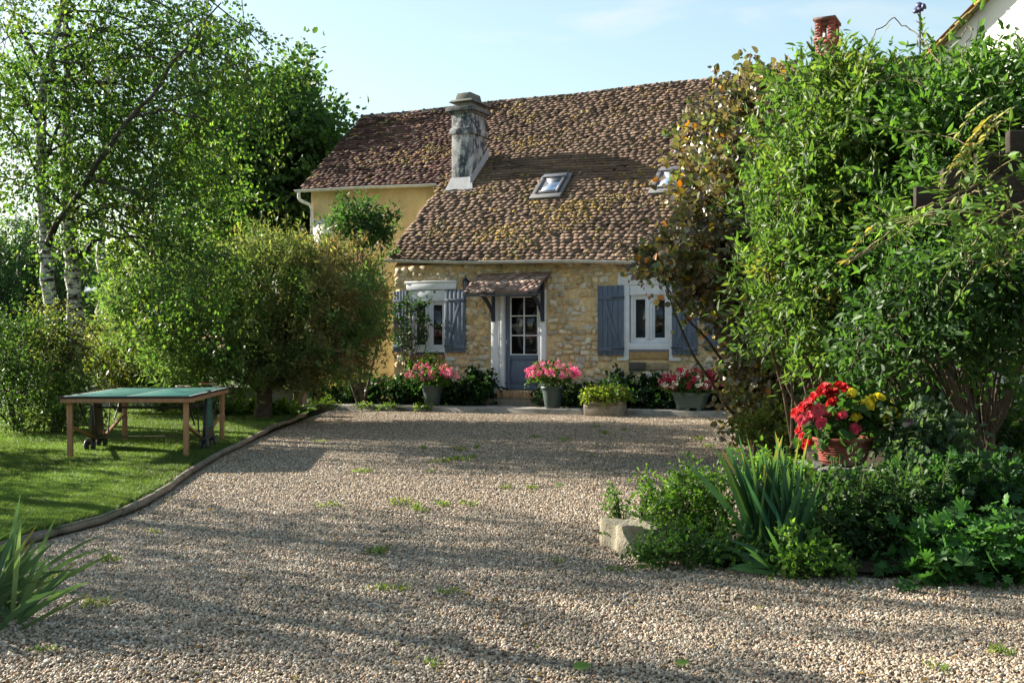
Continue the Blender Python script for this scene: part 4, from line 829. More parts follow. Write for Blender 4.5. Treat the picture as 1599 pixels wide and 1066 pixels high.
birch('stout dark barked birch trunk standing between the other two birches', 18.9, [(118, 652), (117, 590), (116, 500), (113, 420), (110, 370), (104, 280), (103, 160), (103, 40), (96, -100)], .155,
      [([(120, 405), (138, 385), (165, 366)], .05, .03), ([(165, 366), (240, 375, 18.5), (300, 390, 18.2), (345, 397, 18.0), (372, 404, 17.8)], .028, .007)],
      [(200, 330, 110, 50), (270, 300, 90, 55), (230, 385, 90, 55), (300, 400, 70, 50, 18), (325, 440, 55, 45, 17.8), (250, 445, 60, 45, 17.8), (310, 330, 50, 60), (180, 150, 140, 110)], 300, 40, 202)
birch('slender pale birch trunk holding the bird feeder, rightmost and farthest of the three', 24.5, [(162, 612), (162, 500), (160, 430), (158, 380), (160, 280), (168, 150), (170, 40)], .15, [],
      [(200, 250, 120, 120), (120, 150, 130, 110), (280, 290, 70, 80)], 100, 40, 203)
# bird feeder on the third trunk
bp_ = at(152, 462, 24.1); bf = thing('bird_feeder', 'dark wooden bird feeder with a pitched roof hung on a birch trunk', 'bird feeder', tuple(bp_), .2)
m_ = MB(); m_.bx((-.19, -.14, -.10), (.19, .14, -.07), (.05, .055, .07)); m_.bx((-.13, -.10, -.07), (.13, .1, .07), (.04, .045, .06)); m_.bx((-.18, -.12, -.07), (-.15, .12, .1), (.05, .055, .07)); m_.bx((.15, -.12, -.07), (.18, .12, .1), (.05, .055, .07)); m_.build('box', M['darkwood'], bf, bev=.005)
m_ = MB(); m_.bar((-.24, -.13, .12), (.24, -.13, .12), .26, .02, (.16, .19, .25), up=(0, -.5, 1)); m_.add([(-.25, -.2, .07), (.25, -.2, .07), (.25, 0, .19), (-.25, 0, .19), (-.25, .2, .07), (.25, .2, .07)], [[0, 1, 2, 3], [3, 2, 5, 4]], (.15, .18, .23)); m_.build('roof', M['darkwood'], bf)

def shrub(name, label, cat, base, blobs, ncl, nlf, L, W, cols, shape='oval', mt='leaf', twig=.4, spread=.1, droop=.1, up=.35, shell=.45, seed=0, trunks=(), tr=.05, flat=.5, group=None, colfn=None, wn=80, wr=.006, limbn=2, tcol=BARK, parts=('trunk', 'crown'), cj=.3, stub=0):
    base = np.array(base, float); o = plant(name, label, cat, base, group); g = np.random.default_rng(seed+5); bl = rel(blobs, base); lf = MB(); wd = MB()
    foliage(lf, bl, ncl, nlf, L, W, cols, shape, twig, spread, droop, up, shell, seed, wd, wn, flat=flat, colfn=(lambda P, c, gg: colfn(P+base, c, gg)) if colfn else None, wr=wr, cj=cj)
    st_ = [np.array(t_, float)-base for t_ in trunks] or [np.zeros(3)]
    for c, r in bl:
        for q in range(limbn):
            a = st_[g.integers(len(st_))]+g.normal(size=3)*np.array([.04, .04, 0]); limb(wd, a, c+r*g.normal(size=3)*.35, tr*(.7+.5*g.random()), tr*.25, tcol, g, .07, 9, 7, .04)
    if stub: wd.tube([(0, 0, -.05), (.02, 0, .25), (.05, .02, .7), (.06, .03, 1.2)], [stub*1.25, stub, stub*.85, stub*.5], tcol, 12)
    lf.build(parts[1], M[mt], o); wd.build(parts[0], M['bark'], o); return o
# big rounded conifer shrub in front of the house's left end
YC = 21.0; cb = np.array([at(410, 640, YC)[0], YC, LW-.02])
def conif_col(P, c, g):
    px = CX+P[:, 0]*FPX/P[:, 1]; hgt = P[:, 2]; k = np.clip((px-360)/170, 0, 1)*(fnoise(P[:, 0]*2.2, P[:, 2]*2.2, 3) > .42); k = np.maximum(k, .55*np.clip((hgt-2.7)/1., 0, 1)*(fnoise(P[:, 0]*2, P[:, 2]*3, 8) > .42))
    k = (k*(.4+.6*g.random(len(P))))[:, None]; b_ = pick([(.17, .12, .065, 3), (.20, .135, .07, 2), (.20, .085, .065, 1.5), (.26, .22, .11, 2)], len(P), g, .2); return c*(1-k)+b_*k
shrub('conifer_shrub', 'large rounded evergreen with browning right side on a short trunk beside the terrace', 'shrub', cb,
      PB([(300, 462, 100, 68), (420, 450, 108, 68), (518, 462, 72, 66), (250, 505, 75, 62), (350, 520, 120, 70), (470, 520, 115, 75), (540, 515, 52, 60), (400, 580, 120, 35), (300, 575, 70, 30), (500, 570, 80, 35), (430, 405, 50, 22), (480, 408, 50, 26), (230, 475, 50, 42), (572, 475, 26, 50)], YC, 1.7),
      2700, 32, .13, .03, [(.085, .155, .055, 3), (.12, .185, .065, 3), (.165, .205, .085, 2), (.06, .105, .042, 2)], 'quad', 'needle', .36, .075, -.05, .65, .5, 301, [cb+np.array([0, 0, .5]), cb+np.array([.06, 0, .55])], .05, flat=.1, colfn=conif_col, wn=260, wr=.005, limbn=3, stub=.16)
# trees far behind
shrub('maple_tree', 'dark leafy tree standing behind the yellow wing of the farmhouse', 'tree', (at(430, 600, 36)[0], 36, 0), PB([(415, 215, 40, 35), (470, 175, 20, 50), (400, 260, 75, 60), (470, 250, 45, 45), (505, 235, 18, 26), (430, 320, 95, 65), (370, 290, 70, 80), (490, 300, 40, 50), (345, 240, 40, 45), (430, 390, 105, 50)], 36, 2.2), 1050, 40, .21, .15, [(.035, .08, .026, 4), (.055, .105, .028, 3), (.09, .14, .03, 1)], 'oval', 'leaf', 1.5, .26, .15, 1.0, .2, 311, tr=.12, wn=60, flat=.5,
      colfn=lambda P, c, g: np.where(((CX+P[:, 0]*FPX/P[:, 1] < 400) & (g.random(len(P)) < .6))[:, None], c*1.9, c))  # many leaves on the left lightened in colour, standing for sun on that side
shrub('lime_tree', 'pale green tree filling the gap behind the birches', 'tree', (at(220, 600, 40)[0], 40, 0), PB([(120, 450, 110, 60), (260, 430, 110, 70), (20, 440, 100, 70), (330, 450, 70, 70), (60, 490, 120, 50), (240, 480, 90, 50), (-80, 420, 110, 80)], 40, 2.5), 620, 32, .2, .16, [(.11, .17, .035, 3), (.15, .21, .04, 2), (.08, .13, .03, 2)], 'oval', 'leaf', .8, .3, .15, .3, .35, 312, tr=.12, wn=40, flat=.5)
shrub('weeping_willow', 'dark green weeping tree with hanging curtains of leaves at the far left', 'tree', (at(20, 600, 30)[0], 30, 0), PB([(10, 365, 80, 40), (60, 385, 60, 45), (110, 420, 40, 50), (-50, 400, 70, 50), (30, 450, 70, 60), (85, 455, 35, 55), (-40, 470, 70, 70)], 30, 1.5), 900, 44, .15, .034, [(.025, .07, .028, 3), (.04, .09, .03, 2)], 'quad', 'matte_leaf', 1.3, .06, 1.2, -.5, .3, 313, tr=.14, wn=120, flat=.3, cj=.25)
for i, (px, py, rx, ry, Yd, lab, cols) in enumerate([(30, 570, 75, 80, 17.6, 'dense dark green shrub at the left edge of the lawn, behind the table', [(.04, .085, .02, 3), (.06, .11, .025, 2), (.03, .06, .02, 2)]),
        (185, 555, 65, 50, 22.3, 'golden tipped green shrub between the birch trunks and the big evergreen', [(.10, .13, .03, 3), (.16, .16, .04, 2), (.05, .08, .02, 2)]),
        (250, 600, 60, 32, 23.0, 'low dark shrub tucked beneath the big evergreen behind the table', [(.03, .065, .018, 3), (.05, .09, .022, 2)])]):
    bl = PB([(px, py, rx, ry), (px-rx*.5, py+ry*.3, rx*.6, ry*.7), (px+rx*.5, py+ry*.25, rx*.55, ry*.7), (px+rx*.1, py-ry*.5, rx*.6, ry*.55)], Yd, 1.0)
    shrub('shrub', lab, 'shrub', (at(px, py, Yd)[0], Yd, LW), bl, 330, 34, .055, .038, cols, 'oval', 'leaf', .3, .08, .1, .35, .4, 320+i, tr=.03, wn=60)
shrub('shrub', 'yellowish arching twigs crossing in front of the left birch trunks', 'shrub', (at(85, 650, 17.4)[0], 17.4, LW), PB([(85, 520, 36, 28), (105, 545, 32, 22), (125, 530, 28, 24), (70, 480, 18, 16), (95, 575, 34, 18)], 17.4, .5), 90, 26, .04, .03, [(.18, .2, .06, 3), (.13, .17, .04, 2)], 'oval', 'leaf', .4, .06, .1, .4, .2, 331, tr=.014, wn=60, limbn=4)
shrub('laurel', 'small glossy tree showing above the evergreen in front of the yellow wall', 'tree', (at(565, 560, 25.5)[0], 25.5, 0), PB([(560, 350, 34, 22), (545, 365, 36, 28), (592, 358, 20, 22), (552, 330, 12, 12)], 25.5, .5), 110, 26, .13, .05, [(.045, .10, .03, 3), (.03, .07, .022, 3)], 'lance', 'leaf', .4, .1, .2, .5, .35, 332, tr=.04, wn=40)
shrub('climbing_rose', 'sparse dark climbing plant on bare stems in front of the left window', 'climber', H3(-2.75, -.35, hz(-3)+.1), [(np.array(H3(-2.78, -.3, 2.35)), (.12, .1, .28)), (np.array(H3(-2.45, -.3, 2.2)), (.2, .1, .32)), (np.array(H3(-2.25, -.32, 1.95)), (.12, .1, .12)), (np.array(H3(-2.7, -.3, 1.7)), (.13, .1, .3)), (np.array(H3(-2.8, -.35, 1.2)), (.14, .12, .2)), (np.array(H3(-3.1, -.35, 2.)), (.16, .12, .5))], 62, 13, .075, .06, [(.02, .05, .016, 3), (.03, .065, .02, 2)], 'oval', 'leaf', .2, .06, .2, .2, .2, 333, tr=.016, wn=30, limbn=3, parts=('stems', 'foliage'))
shrub('young_shrub', 'small bright green shrub under the left window behind the pink pot', 'shrub', H3(-2.45, -.35, 0), [(np.array(H3(-2.45, -.35, .95)), (.22, .15, .13)), (np.array(H3(-2.25, -.33, 1.1)), (.14, .1, .1)), (np.array(H3(-2.65, -.33, .8)), (.15, .12, .15))], 40, 14, .08, .055, [(.10, .18, .03, 2), (.07, .13, .025, 1)], 'oval', 'leaf', .16, .05, .1, .4, .2, 334, tr=.014, wn=20)
# ivy along the foot of the house wall: one uncountable mat
iv = MB(); g = np.random.default_rng(61); bl = []
for u in np.arange(-5.2, 6.5, .32):
    if -.62 < u < .62: continue
    hgt = .30+.28*fnoise(u*1.3, 3, 5)+(.34 if -1.3 < u < -.62 else 0)+(.2 if u > 2.2 else 0)+(.15 if u < -1.8 else 0); bl.append((np.array(H3(u, -.42, hz(u)+.12+hgt*.45)), np.array([.26, .34, hgt*.55])))
foliage(iv, bl, 1500, 20, .075, .07, [(.016, .045, .014, 4), (.026, .06, .018, 2), (.012, .035, .012, 2)], 'oval', .16, .05, .2, .1, .55, 62, flat=.15)
o = iv.build('ivy', M['leaf']); o['kind'] = 'stuff'

# ------------------------------------------------------------------ right side
def copper(P, c, g):
    px = CX+P[:, 0]*FPX/P[:, 1]; k = g.random(len(P)); tip = np.clip((1150-px)/120, 0, 1)*.12+.035
    c = c.copy(); m = k < tip; q = pick([(.42, .27, .02, 2), (.40, .14, .02, 1.4), (.30, .26, .04, 2)], int(m.sum()), g, .2); c[m] = q; return c
hb = np.array([at(1215, 690, 14.6)[0], 14.6, .05])
shrub('copper_hazel', 'bronze and yellow leaved hazel hanging in front of the right hand window', 'shrub', hb,
      PB([(1140, 205, 60, 55), (1130, 290, 52, 70), (1085, 388, 48, 38), (1135, 432, 75, 46), (1160, 350, 90, 110), (1178, 490, 55, 34), (1195, 330, 85, 110), (1215, 525, 56, 50), (1185, 560, 34, 40), (1205, 620, 44, 40), (1228, 590, 55, 50), (1230, 190, 80, 60), (1235, 660, 62, 35), (1035, 415, 30, 16), (1215, 645, 36, 30), (1235, 560, 55, 50), (1290, 560, 80, 80), (1180, 150, 40, 25)], 14.6, 1.1),
      1900, 20, .088, .074, [(.11, .082, .055, 3), (.155, .12, .075, 3), (.085, .06, .045, 3), (.20, .175, .10, 1.5), (.085, .13, .05, 3)], 'round', 'bronze_leaf', .38, .07, .25, .15, .3, 401, [hb+np.array([x, y, 0]) for x, y in ((0, 0), (.15, .1), (-.1, .1), (.3, -.1))], .035, flat=.05, colfn=copper, wn=160, limbn=3)
GS = [(.07, .135, .03, 4), (.105, .175, .038, 3), (.04, .085, .024, 4), (.16, .22, .06, 1), (.17, .14, .045, .3)]
gb_ = np.array([at(1330, 700, 11.2)[0], 11.2, .42])
shrub('green_shrub', 'tall bright green shrub with slim pointed leaves and upright shoots at right', 'shrub', gb_,
      PB([(1275, 215, 70, 50), (1265, 300, 55, 80), (1255, 420, 52, 75), (1310, 300, 90, 100), (1310, 430, 90, 90), (1350, 200, 80, 60), (1250, 500, 45, 45), (1320, 500, 75, 50), (1400, 320, 80, 100), (1400, 200, 60, 45), (1315, 150, 35, 24), (1265, 150, 25, 18), (1215, 400, 25, 50), (1225, 300, 22, 40), (1235, 470, 30, 40), (1330, 555, 70, 30), (1250, 560, 40, 30)], 11.2, 1.0),
      1700, 24, .105, .034, GS, 'lance', 'leaf', .46, .045, .1, .65, .35, 411, [gb_+np.array([x, y, 0]) for x, y in ((0, 0), (-.3, .2), (-.55, .1), (.1, .4), (-.2, -.1), (.25, .1))], .022, flat=.2, wn=220, limbn=3, tcol=(.10, .075, .05), wr=.004)
# upright fresh shoots on it
sh = MB(); sw = MB(); g = np.random.default_rng(77)
tb = np.array([at(1535, 706, 9.9)[0], 9.9, .45])
shrub('privet_tree', 'spreading small tree with dark forked trunk and glossy leaves at the right edge', 'tree', tb,
      PB([(1480, 230, 80, 55), (1560, 215, 90, 60), (1450, 175, 45, 30), (1440, 330, 70, 60), (1620, 250, 90, 90), (1400, 400, 60, 50), (1500, 150, 25, 25), (1585, 150, 40, 25)], 9.9, .8),
      620, 22, .105, .038, [(.055, .12, .026, 4), (.035, .085, .022, 3), (.09, .175, .035, 2)], 'lance', 'leaf', .4, .09, .05, .55, .35, 421, [tb, tb+np.array([.05, .1, .0])], .034, flat=.35, wn=160, limbn=2, tcol=(.085, .068, .05), wr=.004)
for k_, (px, py, tx, ty, Yd) in enumerate([(1440, 150, 1438, 30, 10.2), (1470, 160, 1452, 60, 10.2), (1520, 140, 1528, 70, 9.9), (1590, 130, 1592, 62, 9.8), (1405, 160, 1392, 85, 10.6), (1330, 130, 1318, 72, 11.2), (1480, 150, 1490, 80, 10), (1560, 140, 1556, 82, 9.8), (1215, 330, 1208, 160, 10.6), (1345, 330, 1340, 175, 10.4), (1245, 330, 1238, 190, 10.5), (1415, 300, 1410, 170, 10.0), (1195, 420, 1160, 270, 10.9)]):
    a_, b2 = at(px, py, Yd), at(tx, ty, Yd); o = plant('shoot', ['thin upright leafy shoot standing clear of the green foliage mass'][0], 'shoot', a_, 'leafy shoots rising from the green shrubs'); lf = MB(); wd = MB(); gg = np.random.default_rng(900+k_); q = b2-a_; n = 34
    P = np.array([q*t+np.array([.03*sin(3*t), .02*t, 0]) for t in np.linspace(-.1, 1, 9)]); wd.tube(P, np.linspace(.006, .002, 9), (.14, .085, .05), 5, False); t = np.linspace(.12, 1.0, n); a = np.arange(n)*2.4
    leaves(lf, q*t[:, None]+np.stack([.03*np.sin(3*t), .02*t, 0*t], 1), np.stack([np.cos(a), np.sin(a)*.8, .75+.5*t], 1), np.stack([-np.cos(a)*.6, -np.sin(a)*.6-.3, 1+0*a], 1), .115*(1.1-.45*t), .036, pick(GS[:2]+[GS[3]], n, gg, .2), 'lance'); lf.build('leaves', M['leaf'], o); wd.build('stem', M['matte_leaf'], o)
shrub('darkened_vine', 'vine leaves coloured dark for shade under the pergola beams at the right edge', 'climber', (at(1500, 600, 8.9)[0], 8.9, .45), PB([(1440, 450, 70, 45), (1520, 430, 70, 50), (1600, 430, 60, 60), (1400, 505, 55, 34), (1480, 520, 60, 34), (1580, 530, 50, 40), (1350, 560, 40, 24)], 8.9, .5), 330, 20, .085, .04, [(.028, .065, .02, 4), (.04, .09, .024, 2), (.075, .15, .035, .5)], 'lance', 'leaf', .34, .07, .3, .1, .2, 426, [(at(1535, 706, 9.6)[0], 9.6, .45)], .018, flat=.3, wn=90, limbn=1, tcol=(.05, .04, .03), parts=('stems', 'foliage'))  # leaf colours darkened to stand for the deep shade below the beams
# dark hedge behind, at the foot of the white house
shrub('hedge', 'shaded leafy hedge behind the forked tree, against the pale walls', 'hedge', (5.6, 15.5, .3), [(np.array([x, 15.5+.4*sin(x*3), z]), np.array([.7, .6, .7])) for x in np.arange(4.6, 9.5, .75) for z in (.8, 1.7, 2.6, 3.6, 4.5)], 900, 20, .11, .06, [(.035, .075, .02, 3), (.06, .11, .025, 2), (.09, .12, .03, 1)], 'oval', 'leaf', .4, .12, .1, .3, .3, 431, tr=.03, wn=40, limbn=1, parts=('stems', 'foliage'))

# pergola of dark rough beams reaching in from the right
pg = thing('pergola', 'dark weathered timber pergola with staggered rafter ends reaching in at the right', 'pergola', (3.4, 6.2, 0)); g = np.random.default_rng(81)
o3 = np.array([3.4, 6.2, 0]); DW = (.028, .022, .017)
for i, (px, py, Yd, hp_) in enumerate([(1573, 205, 5.5, 34), (1523, 239, 6.05, 34), (1470, 265, 6.6, 34), (1428, 292, 7.2, 32), (1453, 322, 6.7, 30)]):
    a = at(px, py+hp_/2, Yd)-o3; h_ = hp_*Yd/FPX; m_ = MB(); m_.box((a[0]+1.6, a[1], a[2]), (3.2, .055, h_), np.array(DW)*(.8+.5*g.random())); m_.build('rafter', M['darkwood'], pg, bev=.006)
zb = CAMH+.815+.05
m_ = MB(); m_.box((1.6, -1.2, 1.2), (.12, .12, 2.4), DW); m_.build('post', M['darkwood'], pg, bev=.008)
# wisteria trailing over it: pinnate leaves on long whips
def pinnate(lf, wd, p, d, n, L, col, g, dr=.5, ll=.05):
    d = nrmz(d); t = np.linspace(0, 1, n+1)[:, None]; P = np.array(p)+d*L*t; P[:, 2] -= dr*L*t[:, 0]**2*.5
    wd.tube(P, .0022, (.12, .16, .05), 4, False); sd = nrmz(np.cross(d, (0, 0, 1.)))
    for i in range(1, n+1):
        for s in (-1, 1):
            ax = sd*s+d*.55+np.array([0, 0, -.25*dr])+.12*g.normal(size=3)
            leaves(lf, P[i][None], ax[None], (np.array([0, -.35, 1])+.3*g.normal(size=3))[None], ll*(.8+.4*g.random()), ll*.4, np.array(col)*(.8+.4*g.random()), 'lance')
    leaves(lf, P[-1][None], d[None], np.array([[0, -.3, 1]]), ll*1.2, ll*.4, np.array(col), 'lance')
wb_ = at(1640, 235, 6.0); wi = plant('wisteria', 'wisteria whips with pinnate leaves trailing across the pergola beams', 'climber', (wb_[0]+.2, wb_[1], 0)); o3 = np.array([wb_[0]+.2, wb_[1], 0]); lf = MB(); wd = MB(); g = np.random.default_rng(91)
for path, cols, dens_, pr in [([(1310, 410), (1345, 398), (1400, 352), (1440, 325), (1480, 312), (1540, 280), (1599, 247), (1660, 215)], (.13, .22, .04), .5, .006),
                   ([(1315, 415), (1400, 365), (1480, 320), (1530, 295), (1600, 265)], (.1, .18, .035), .2, .005),
                   ([(1330, 180), (1400, 200), (1480, 215), (1560, 240), (1640, 260)], (.08, .14, .03), .1, .004),
                   ([(1508, 425), (1515, 390), (1540, 355), (1580, 325), (1640, 290)], (.11, .2, .04), .45, .006),
                   ([(1360, 60), (1395, 28), (1430, 52), (1470, 100)], (.1, .1, .04), .0, .004), ([(1355, 140), (1400, 115), (1440, 135)], (.1, .1, .04), .0, .004), ([(1500, 60), (1512, 42), (1520, 48), (1500, 85), (1520, 110)], (.1, .1, .04), .0, .004),
                   ([(1555, 395), (1565, 415), (1580, 405), (1600, 385), (1640, 350)], (.14, .16, .05), .2, .004)]:
    n = len(path); P = np.array([at(x, y, 5.9+.25*sin(i*1.3)+(1.5 if y < 150 else 0)) for i, (x, y) in enumerate(path)])-o3; t = np.linspace(0, 1, n); q = np.linspace(0, 1, n*5); P = np.stack([np.interp(q, t, P[:, k]) for k in range(3)], 1)+.006*g.normal(size=(n*5, 3))
    wd.tube(P, pr*(1-.5*q[::-1]*0), (.14, .12, .07), 5, False)
    for i in range(len(P)):
        if g.random() < dens_*.62: pinnate(lf, wd, P[i], (-.5+.5*g.normal(), -.2+.3*g.normal(), .35+.45*g.normal()), 5, .16+.1*g.random(), cols, g, .5, .062)
for x, y, c in [(1548, 190, (.24, .19, .06)), (1575, 185, (.2, .19, .07)), (1560, 175, (.30, .24, .07)), (1590, 165, (.28, .27, .14)), (1555, 150, (.25, .25, .17)), (1515, 215, (.25, .24, .12)), (1530, 225, (.2, .2, .1)), (1380, 345, (.3, .24, .06))]:
    pinnate(lf, wd, at(x, y, 5.8)-o3, (-.6+.3*g.normal(), -.1, -.2), 6, .2, c, g, 1.6, .06)
foliage(lf, [(b_-o3, r_) for b_, r_ in PB([(1420, 345, 40, 12), (1540, 262, 30, 10), (1590, 330, 36, 16), (1520, 375, 50, 14), (1590, 390, 40, 16)], 5.7, .25)], 36, 12, .062, .026, [(.10, .19, .04, 3), (.07, .135, .03, 3), (.14, .2, .05, 1)], 'lance', .22, .03, .3, .2, .1, 92, wd, 60, wr=.0025, wcol=(.12, .12, .05), flat=.3)
lf.build('foliage', M['leaf'], wi); wd.build('stems', M['bark'], wi)

# ------------------------------------------------------------------ planted bed in the foreground right
def herb(name, label, cat, blobs, ncl, nlf, L, W, cols, shape, seed, twig=.16, spread=.035, droop=.1, up=.6, mt='leaf', spikes=0, spcol=(.14, .17, .1), flat=.5, group=None):
    b0 = np.mean([b[0] for b in blobs], axis=0); base = np.array([b0[0], b0[1], .04]); o = plant(name, label, cat, base, group); lf = MB(); wd = MB(); g = np.random.default_rng(seed+1)
    bl = rel(blobs, base); c, td = foliage(lf, bl, ncl, nlf, L, W, cols, shape, twig, spread, droop, up, .15, seed, wd, ncl//2, flat=flat, wr=.0025, wcol=(.06, .09, .03))
    for q in g.choice(len(c), min(len(c), 60), replace=False): wd.tube([(c[q][0]*.8, c[q][1]*.8, -.05), c[q]*.6+np.array([0, 0, .02]), c[q]], .0035, (.06, .09, .035), 4, False)
    for q in range(spikes):
        k = g.integers(len(c)); p = c[k]+np.array([0, -.03, .02]); h = .14+.14*g.random(); d = nrmz(np.array([.15*g.normal(), .1*g.normal(), 1])); wd.tube([p-d*.05, p+d*h], .003, (.09, .11, .05), 4, False)
        n = 34; t = g.random(n); a = g.random(n)*2*pi; pos = p+d*(h*t)[:, None]; ax = np.stack([np.cos(a), np.sin(a), .5+0*a], 1)
        leaves(lf, pos, ax, np.tile([0, 0, 1.], (n, 1)), .03*(1.15-t), .016*(1.15-t), np.array(spcol)*(.75+.5*g.random((n, 1))), 'oval')
    lf.build('foliage', M[mt], o); wd.build('stems', M['matte_leaf'], o); return o
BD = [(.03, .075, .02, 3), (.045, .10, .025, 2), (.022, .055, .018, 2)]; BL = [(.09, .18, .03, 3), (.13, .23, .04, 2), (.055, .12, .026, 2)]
herb('lemon_balm', 'light green leafy herb growing up behind the pale stone block', 'plant', PB([(1060, 790, 42, 40), (1100, 770, 40, 36), (1025, 800, 22, 28), (1075, 830, 45, 32), (1110, 810, 34, 40)], 7.9, .26), 210, 15, .042, .028, BL, 'oval', 501, spikes=14, spcol=(.15, .2, .07))
herb('nettle', 'slender upright green sprigs beside the stone block, farthest left in the bed', 'plant', PB([(962, 790, 13, 22), (957, 765, 6, 14), (972, 812, 14, 14), (1018, 768, 10, 18)], 8.05, .1), 36, 13, .03, .02, BL, 'oval', 502, .12, .02)
herb('periwinkle', 'low dark trailing plant spilling over the gravel below the stone block', 'plant', PB([(1030, 858, 36, 26), (1075, 868, 42, 22), (1120, 862, 44, 30), (1160, 875, 38, 22), (1010, 870, 16, 12), (1200, 882, 36, 16)], 7.3, .2), 200, 15, .04, .024, [(.04, .095, .022, 3), (.065, .14, .028, 2), (.03, .07, .02, 2)], 'oval', 503, up=.35, spikes=0)
herb('catmint', 'bushy dark green herb topped with pale seed spikes below the terracotta pot', 'plant', PB([(1275, 800, 50, 45), (1340, 795, 55, 45), (1300, 790, 50, 24), (1360, 845, 48, 40), (1290, 850, 46, 38), (1420, 780, 40, 44), (1365, 785, 40, 26)], 7.6, .3), 430, 15, .05, .03, BD+[(.06, .11, .04, 1)], 'oval', 504, .2, .045, .2, .6, spikes=60, spcol=(.16, .2, .10))
herb('balm', 'small bushy green plant at the gravel edge right of the iris blades', 'plant', PB([(1270, 878, 34, 22), (1300, 895, 28, 14), (1240, 870, 22, 22)], 6.95, .16), 80, 14, .04, .03, BL, 'oval', 505)
herb('dahlia', 'grey green leafy plant with one mauve bloom right of the yellow begonias', 'plant', PB([(1420, 690, 36, 36), (1450, 720, 42, 40), (1480, 690, 40, 34), (1410, 740, 35, 30)], 8.3, .22), 150, 13, .075, .038, [(.06, .10, .055, 3), (.09, .13, .08, 2), (.04, .08, .035, 2)], 'lance', 506)
herb('bindweed', 'broad leaved climbing vine over the low wall in the shade', 'climber', PB([(1470, 760, 48, 36), (1510, 800, 40, 34), (1440, 800, 34, 34), (1530, 745, 34, 24), (1560, 790, 38, 34), (1590, 760, 30, 30)], 7.75, .2), 130, 9, .075, .062, [(.03, .085, .028, 3), (.05, .12, .03, 1), (.02, .055, .02, 2)], 'palm', 507, .14, .05)
herb('cranesbill', 'lush light green cranesbill with lobed leaves at the bottom right of the bed', 'plant', PB([(1530, 870, 55, 36), (1580, 860, 50, 45), (1470, 878, 44, 26), (1430, 885, 28, 16), (1560, 900, 50, 16), (1620, 880, 50, 40), (1500, 838, 40, 26)], 6.95, .3), 170, 8, .085, .085, [(.055, .15, .035, 3), (.075, .19, .04, 2), (.035, .10, .026, 2)], 'palm', 508, .16, .05, .1, .5, flat=.75)
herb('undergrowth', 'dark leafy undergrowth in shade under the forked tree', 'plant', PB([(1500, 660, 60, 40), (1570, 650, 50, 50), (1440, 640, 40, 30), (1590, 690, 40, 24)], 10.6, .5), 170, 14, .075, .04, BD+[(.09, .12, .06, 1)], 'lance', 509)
herb('ground_elder', 'yellow green seedlings at the gravel edge below the bronze hazel', 'plant', PB([(1180, 660, 28, 12), (1210, 680, 40, 22), (1235, 705, 28, 20), (1160, 668, 18, 9), (1215, 655, 30, 14)], 13.4, .4), 130, 12, .07, .045, [(.14, .17, .03, 2), (.09, .13, .03, 2), (.2, .18, .04, 1)], 'oval', 510)
herb('ferny_perennial', 'light green upright perennials with white tips at the back left of the table', 'plant', PB([(75, 635, 22, 40), (100, 620, 24, 36), (125, 625, 24, 36), (60, 655, 26, 16), (110, 655, 40, 18), (90, 600, 12, 22)], 17.2, .5), 190, 16, .075, .035, [(.09, .16, .035, 3), (.15, .2, .06, 1), (.06, .11, .03, 2)], 'lance', 511, .25, .06, .1, .6)
herb('verge_weeds', 'bright weeds along the foot of the terrace kerb near the evergreen', 'weed', [(np.array([*H2W(u, -1.42), hz(u)+.05]), np.array([.2, .07, .06])) for u in (-5.1, -4.9, -4.6, -4.4, -4.2, -3.3, -3.0, -2.6, -1.75)]+[(np.array([*H2W(-4.3, -1.4), .18]), np.array([.1, .05, .13]))], 120, 12, .05, .03, [(.11, .19, .03, 2), (.16, .21, .04, 1)], 'oval', 512, .1, .03)
herb('hosta', 'low light green leaves around the evergreen trunk behind the lawn', 'plant', PB([(380, 636, 30, 9), (450, 640, 26, 9), (420, 640, 30, 8), (350, 640, 22, 7)], 21.8, .35), 120, 10, .1, .06, [(.09, .16, .03, 2), (.06, .11, .025, 2)], 'oval', 513, .12, .05)
herb('campion', 'low leafy plants hiding the end of the retaining wall left of the terracotta pot', 'plant', PB([(1230, 755, 30, 22), (1215, 775, 30, 26), (1195, 735, 24, 14)], 8.2, .2), 110, 14, .045, .03, BL, 'oval', 514)
# mauve bloom on the dahlia-like plant
db_ = at(1418, 657, 8.2); m_ = MB(); rosette(m_, (0, 0, 0), .05, (-.3, -1, .4), (.55, .42, .5), np.random.default_rng(3), 3); rosette(m_, (0, -.012, .003), .022, (-.3, -1, .4), (.28, .07, .2), np.random.default_rng(4), 2); m_.tube([(0, .01, 0), (.01, .05, -.2), (.02, .1, -.45)], .004, (.06, .09, .03), 5)
tag(m_.build('mauve_flower', M['petal'], loc=tuple(db_)), 'single mauve flower with a dark centre right of the yellow begonias', 'flower')
